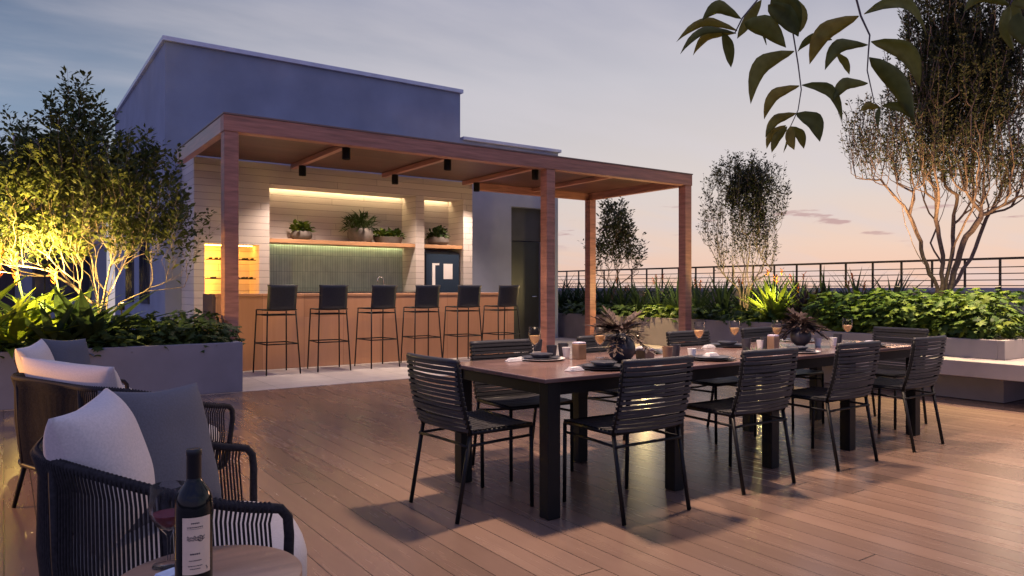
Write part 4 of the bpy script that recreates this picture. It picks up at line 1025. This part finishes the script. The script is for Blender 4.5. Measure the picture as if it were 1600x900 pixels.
gspot(10.80, 10.9, .06, (9.5, 10.9, 3.3), 110, 'added small spotlight on the paving before the rear planter aimed at the pergola ceiling', (1, .50, .24), size=100)  # uplight added to give the ceiling's right bay an orange glow
gspot(9.25, 4.75, 1.06, (9.7, 4.5, 3.6), 340, 'small spotlight in the hedge aimed up the largest tree', (1, .62, .3))
gspot(10.0, 3.9, 1.06, (9.9, 4.3, 3.6), 190, 'small spotlight behind the hedge aimed up the largest tree', (1, .62, .3))
lamp('hedge_lamp', 'SPOT', (9.2, 4.2, 3.0), 700, (1, .84, .30), (9.0, 4.3, .9), spot_size=R(100), spot_blend=.9, shadow_soft_size=.05)
lamp('lounge_lamp', 'POINT', (-1.1, 5.3, .6), 120, (1, .48, .12), shadow_soft_size=.05)

# ------------------------------------------------------------------ overhanging branch close to the camera
DB = 1.75
br = thing('overhanging_branch', at(1330, -120, DB), 'leafy branch with large drooping olive leaves hanging in from above at right', 'branch')
o0 = Vector(br.location)
def P(px, py, dd=0): return at(px, py, DB+dd)-o0
st_ = MB(); lf = MB()
st_.tube([P(1150, -190, .3), P(1240, -120, .1), P(1330, -120, 0), P(1450, -130, .1), P(1620, -90, .2)], [.006, .006, .007, .006, .005], 7)
st_.tube([P(1240, -120, .1), P(1232, -30), P(1238, 45), P(1247, 100), P(1252, 140), P(1247, 172), P(1234, 200)], [.003, .0025, .0018, .0016, .0014, .0012, .001], 6)
st_.tube([P(1150, -190, .3), P(1200, -60, .1), P(1190, -8, .05), P(1160, 28), P(1148, 52)], [.003, .003, .002, .0018, .0014], 6)
st_.tube([P(1330, -120), P(1328, -40), P(1345, 25), P(1359, 55), P(1357, 80), P(1355, 110), P(1366, 160), P(1375, 168)], [.0035, .003, .0026, .0022, .002, .0016, .0012, .001], 6)
st_.tube([P(1620, -90, .2), P(1600, -40, .1), P(1578, 8, .05)], [.003, .0025, .002], 6)
LV = [((1241, 80), (1173, 162), 34, .22, 0), ((1249, 134), (1194, 186), 26, .22, 0), ((1253, 133), (1316, 190), 27, .25, 0), ((1244, 177), (1281, 221), 38, .20, 0), ((1244, 177), (1196, 214), 24, .2, .02),
      ((1234, 198), (1241, 234), 26, .0, 0), ((1233, 200), (1224, 238), 18, 0, .01), ((1230, 198), (1206, 238), 20, .1, .02), ((1228, 196), (1198, 232), 18, .2, .04), ((1236, 198), (1256, 232), 22, .15, .02),
      ((1158, 29), (1096, 33), 26, .30, 0), ((1152, 48), (1057, 65), 20, .24, .02), ((1150, 52), (1063, 84), 20, .22, 0), ((1148, 52), (1083, 86), 20, .2, .03), ((1128, 52), (1142, 105), 34, .0, 0),
      ((1163, 36), (1228, 74), 42, .2, -.03), ((1200, 8), (1248, 56), 40, .1, 0), ((1205, -5), (1247, 57), 44, .15, .02), ((1190, 0), (1152, 60), 24, .0, .05), ((1230, -10), (1250, 50), 40, .1, .04), ((1195, 48), (1198, 70), 18, 0, .03), ((1215, -40), (1170, -5), 34, .2, 0),
      ((1342, 25), (1265, 100), 40, .20, 0), ((1350, 22), (1448, 55), 36, .33, 0), ((1356, 70), (1289, 109), 32, .25, .02), ((1300, 62), (1246, 81), 18, .2, .05), ((1361, 65), (1437, 135), 40, .22, 0), ((1358, 90), (1428, 190), 44, .15, -.02),
      ((1356, 130), (1301, 158), 28, .30, 0), ((1308, 84), (1327, 116), 14, .1, .06), ((1375, 168), (1343, 174), 14, .2, 0), ((1378, 165), (1430, 190), 22, .2, .02), ((1376, 168), (1372, 200), 22, 0, 0),
      ((1330, -30), (1400, -20), 36, .2, .02), ((1578, 8), (1505, 20), 34, .25, .05), ((1578, 8), (1585, 80), 34, .1, .03), ((1580, 6), (1640, 30), 36, .2, .02), ((1592, 20), (1600, 70), 40, 0, 0), ((1585, 0), (1560, 60), 30, -.2, .08)]
rr = random.Random(21)
for (bp, tp_, wpx, arch, dd) in LV:
    A = P(*bp, dd); B = P(*tp_, dd+rr.uniform(-.04, .04)); ax = B-A; ln = ax.length; axn = ax.normalized()
    toward = (-(A+o0)+Vector((0, 0, H))).normalized()          # roughly towards the terrace
    upv = Vector((0, 0, 1))-axn*axn.z
    if upv.length < .3: upv = (at(1500, 100, 2)-at(1300, 100, 2)).normalized()*(1 if rr.random() > .5 else -1)*.3
    upv.normalize(); wd = wpx*DB/F*rr.uniform(.66, .82)
    face = axn.cross(upv); wdir = (upv*.55+face*rr.uniform(-.25, .25)).normalized()
    thick = axn.cross(wdir).normalized()
    v = []; f = []; n = 9
    for i in range(n+1):
        u = i/n; c = A+ax*u+upv*(arch*ln*math.sin(math.pi*u))*1.0
        hw = wd*.5*(math.sin(math.pi*u**.85)**.75 if 0 < u < 1 else 0)+.0004
        for s2 in (-1, -.5, 0, .5, 1):
            v.append(c+wdir*(hw*s2)+thick*(abs(s2)**1.5*hw*.38)*(1 if dd >= 0 else -1)+Vector((0, 0, .001*math.sin(u*17+s2))))
    for i in range(n):
        for k in range(4): a = i*5+k; f.append((a, a+1, a+6, a+5))
    lf.add(v, f)
o = lf.build('leaves', M_lf_hang, br, smooth=True)
md = o.modifiers.new('thick', 'SOLIDIFY'); md.thickness = .0006
st_.build('twigs', mat('twig', (.10, .07, .07), .6), br, smooth=True)
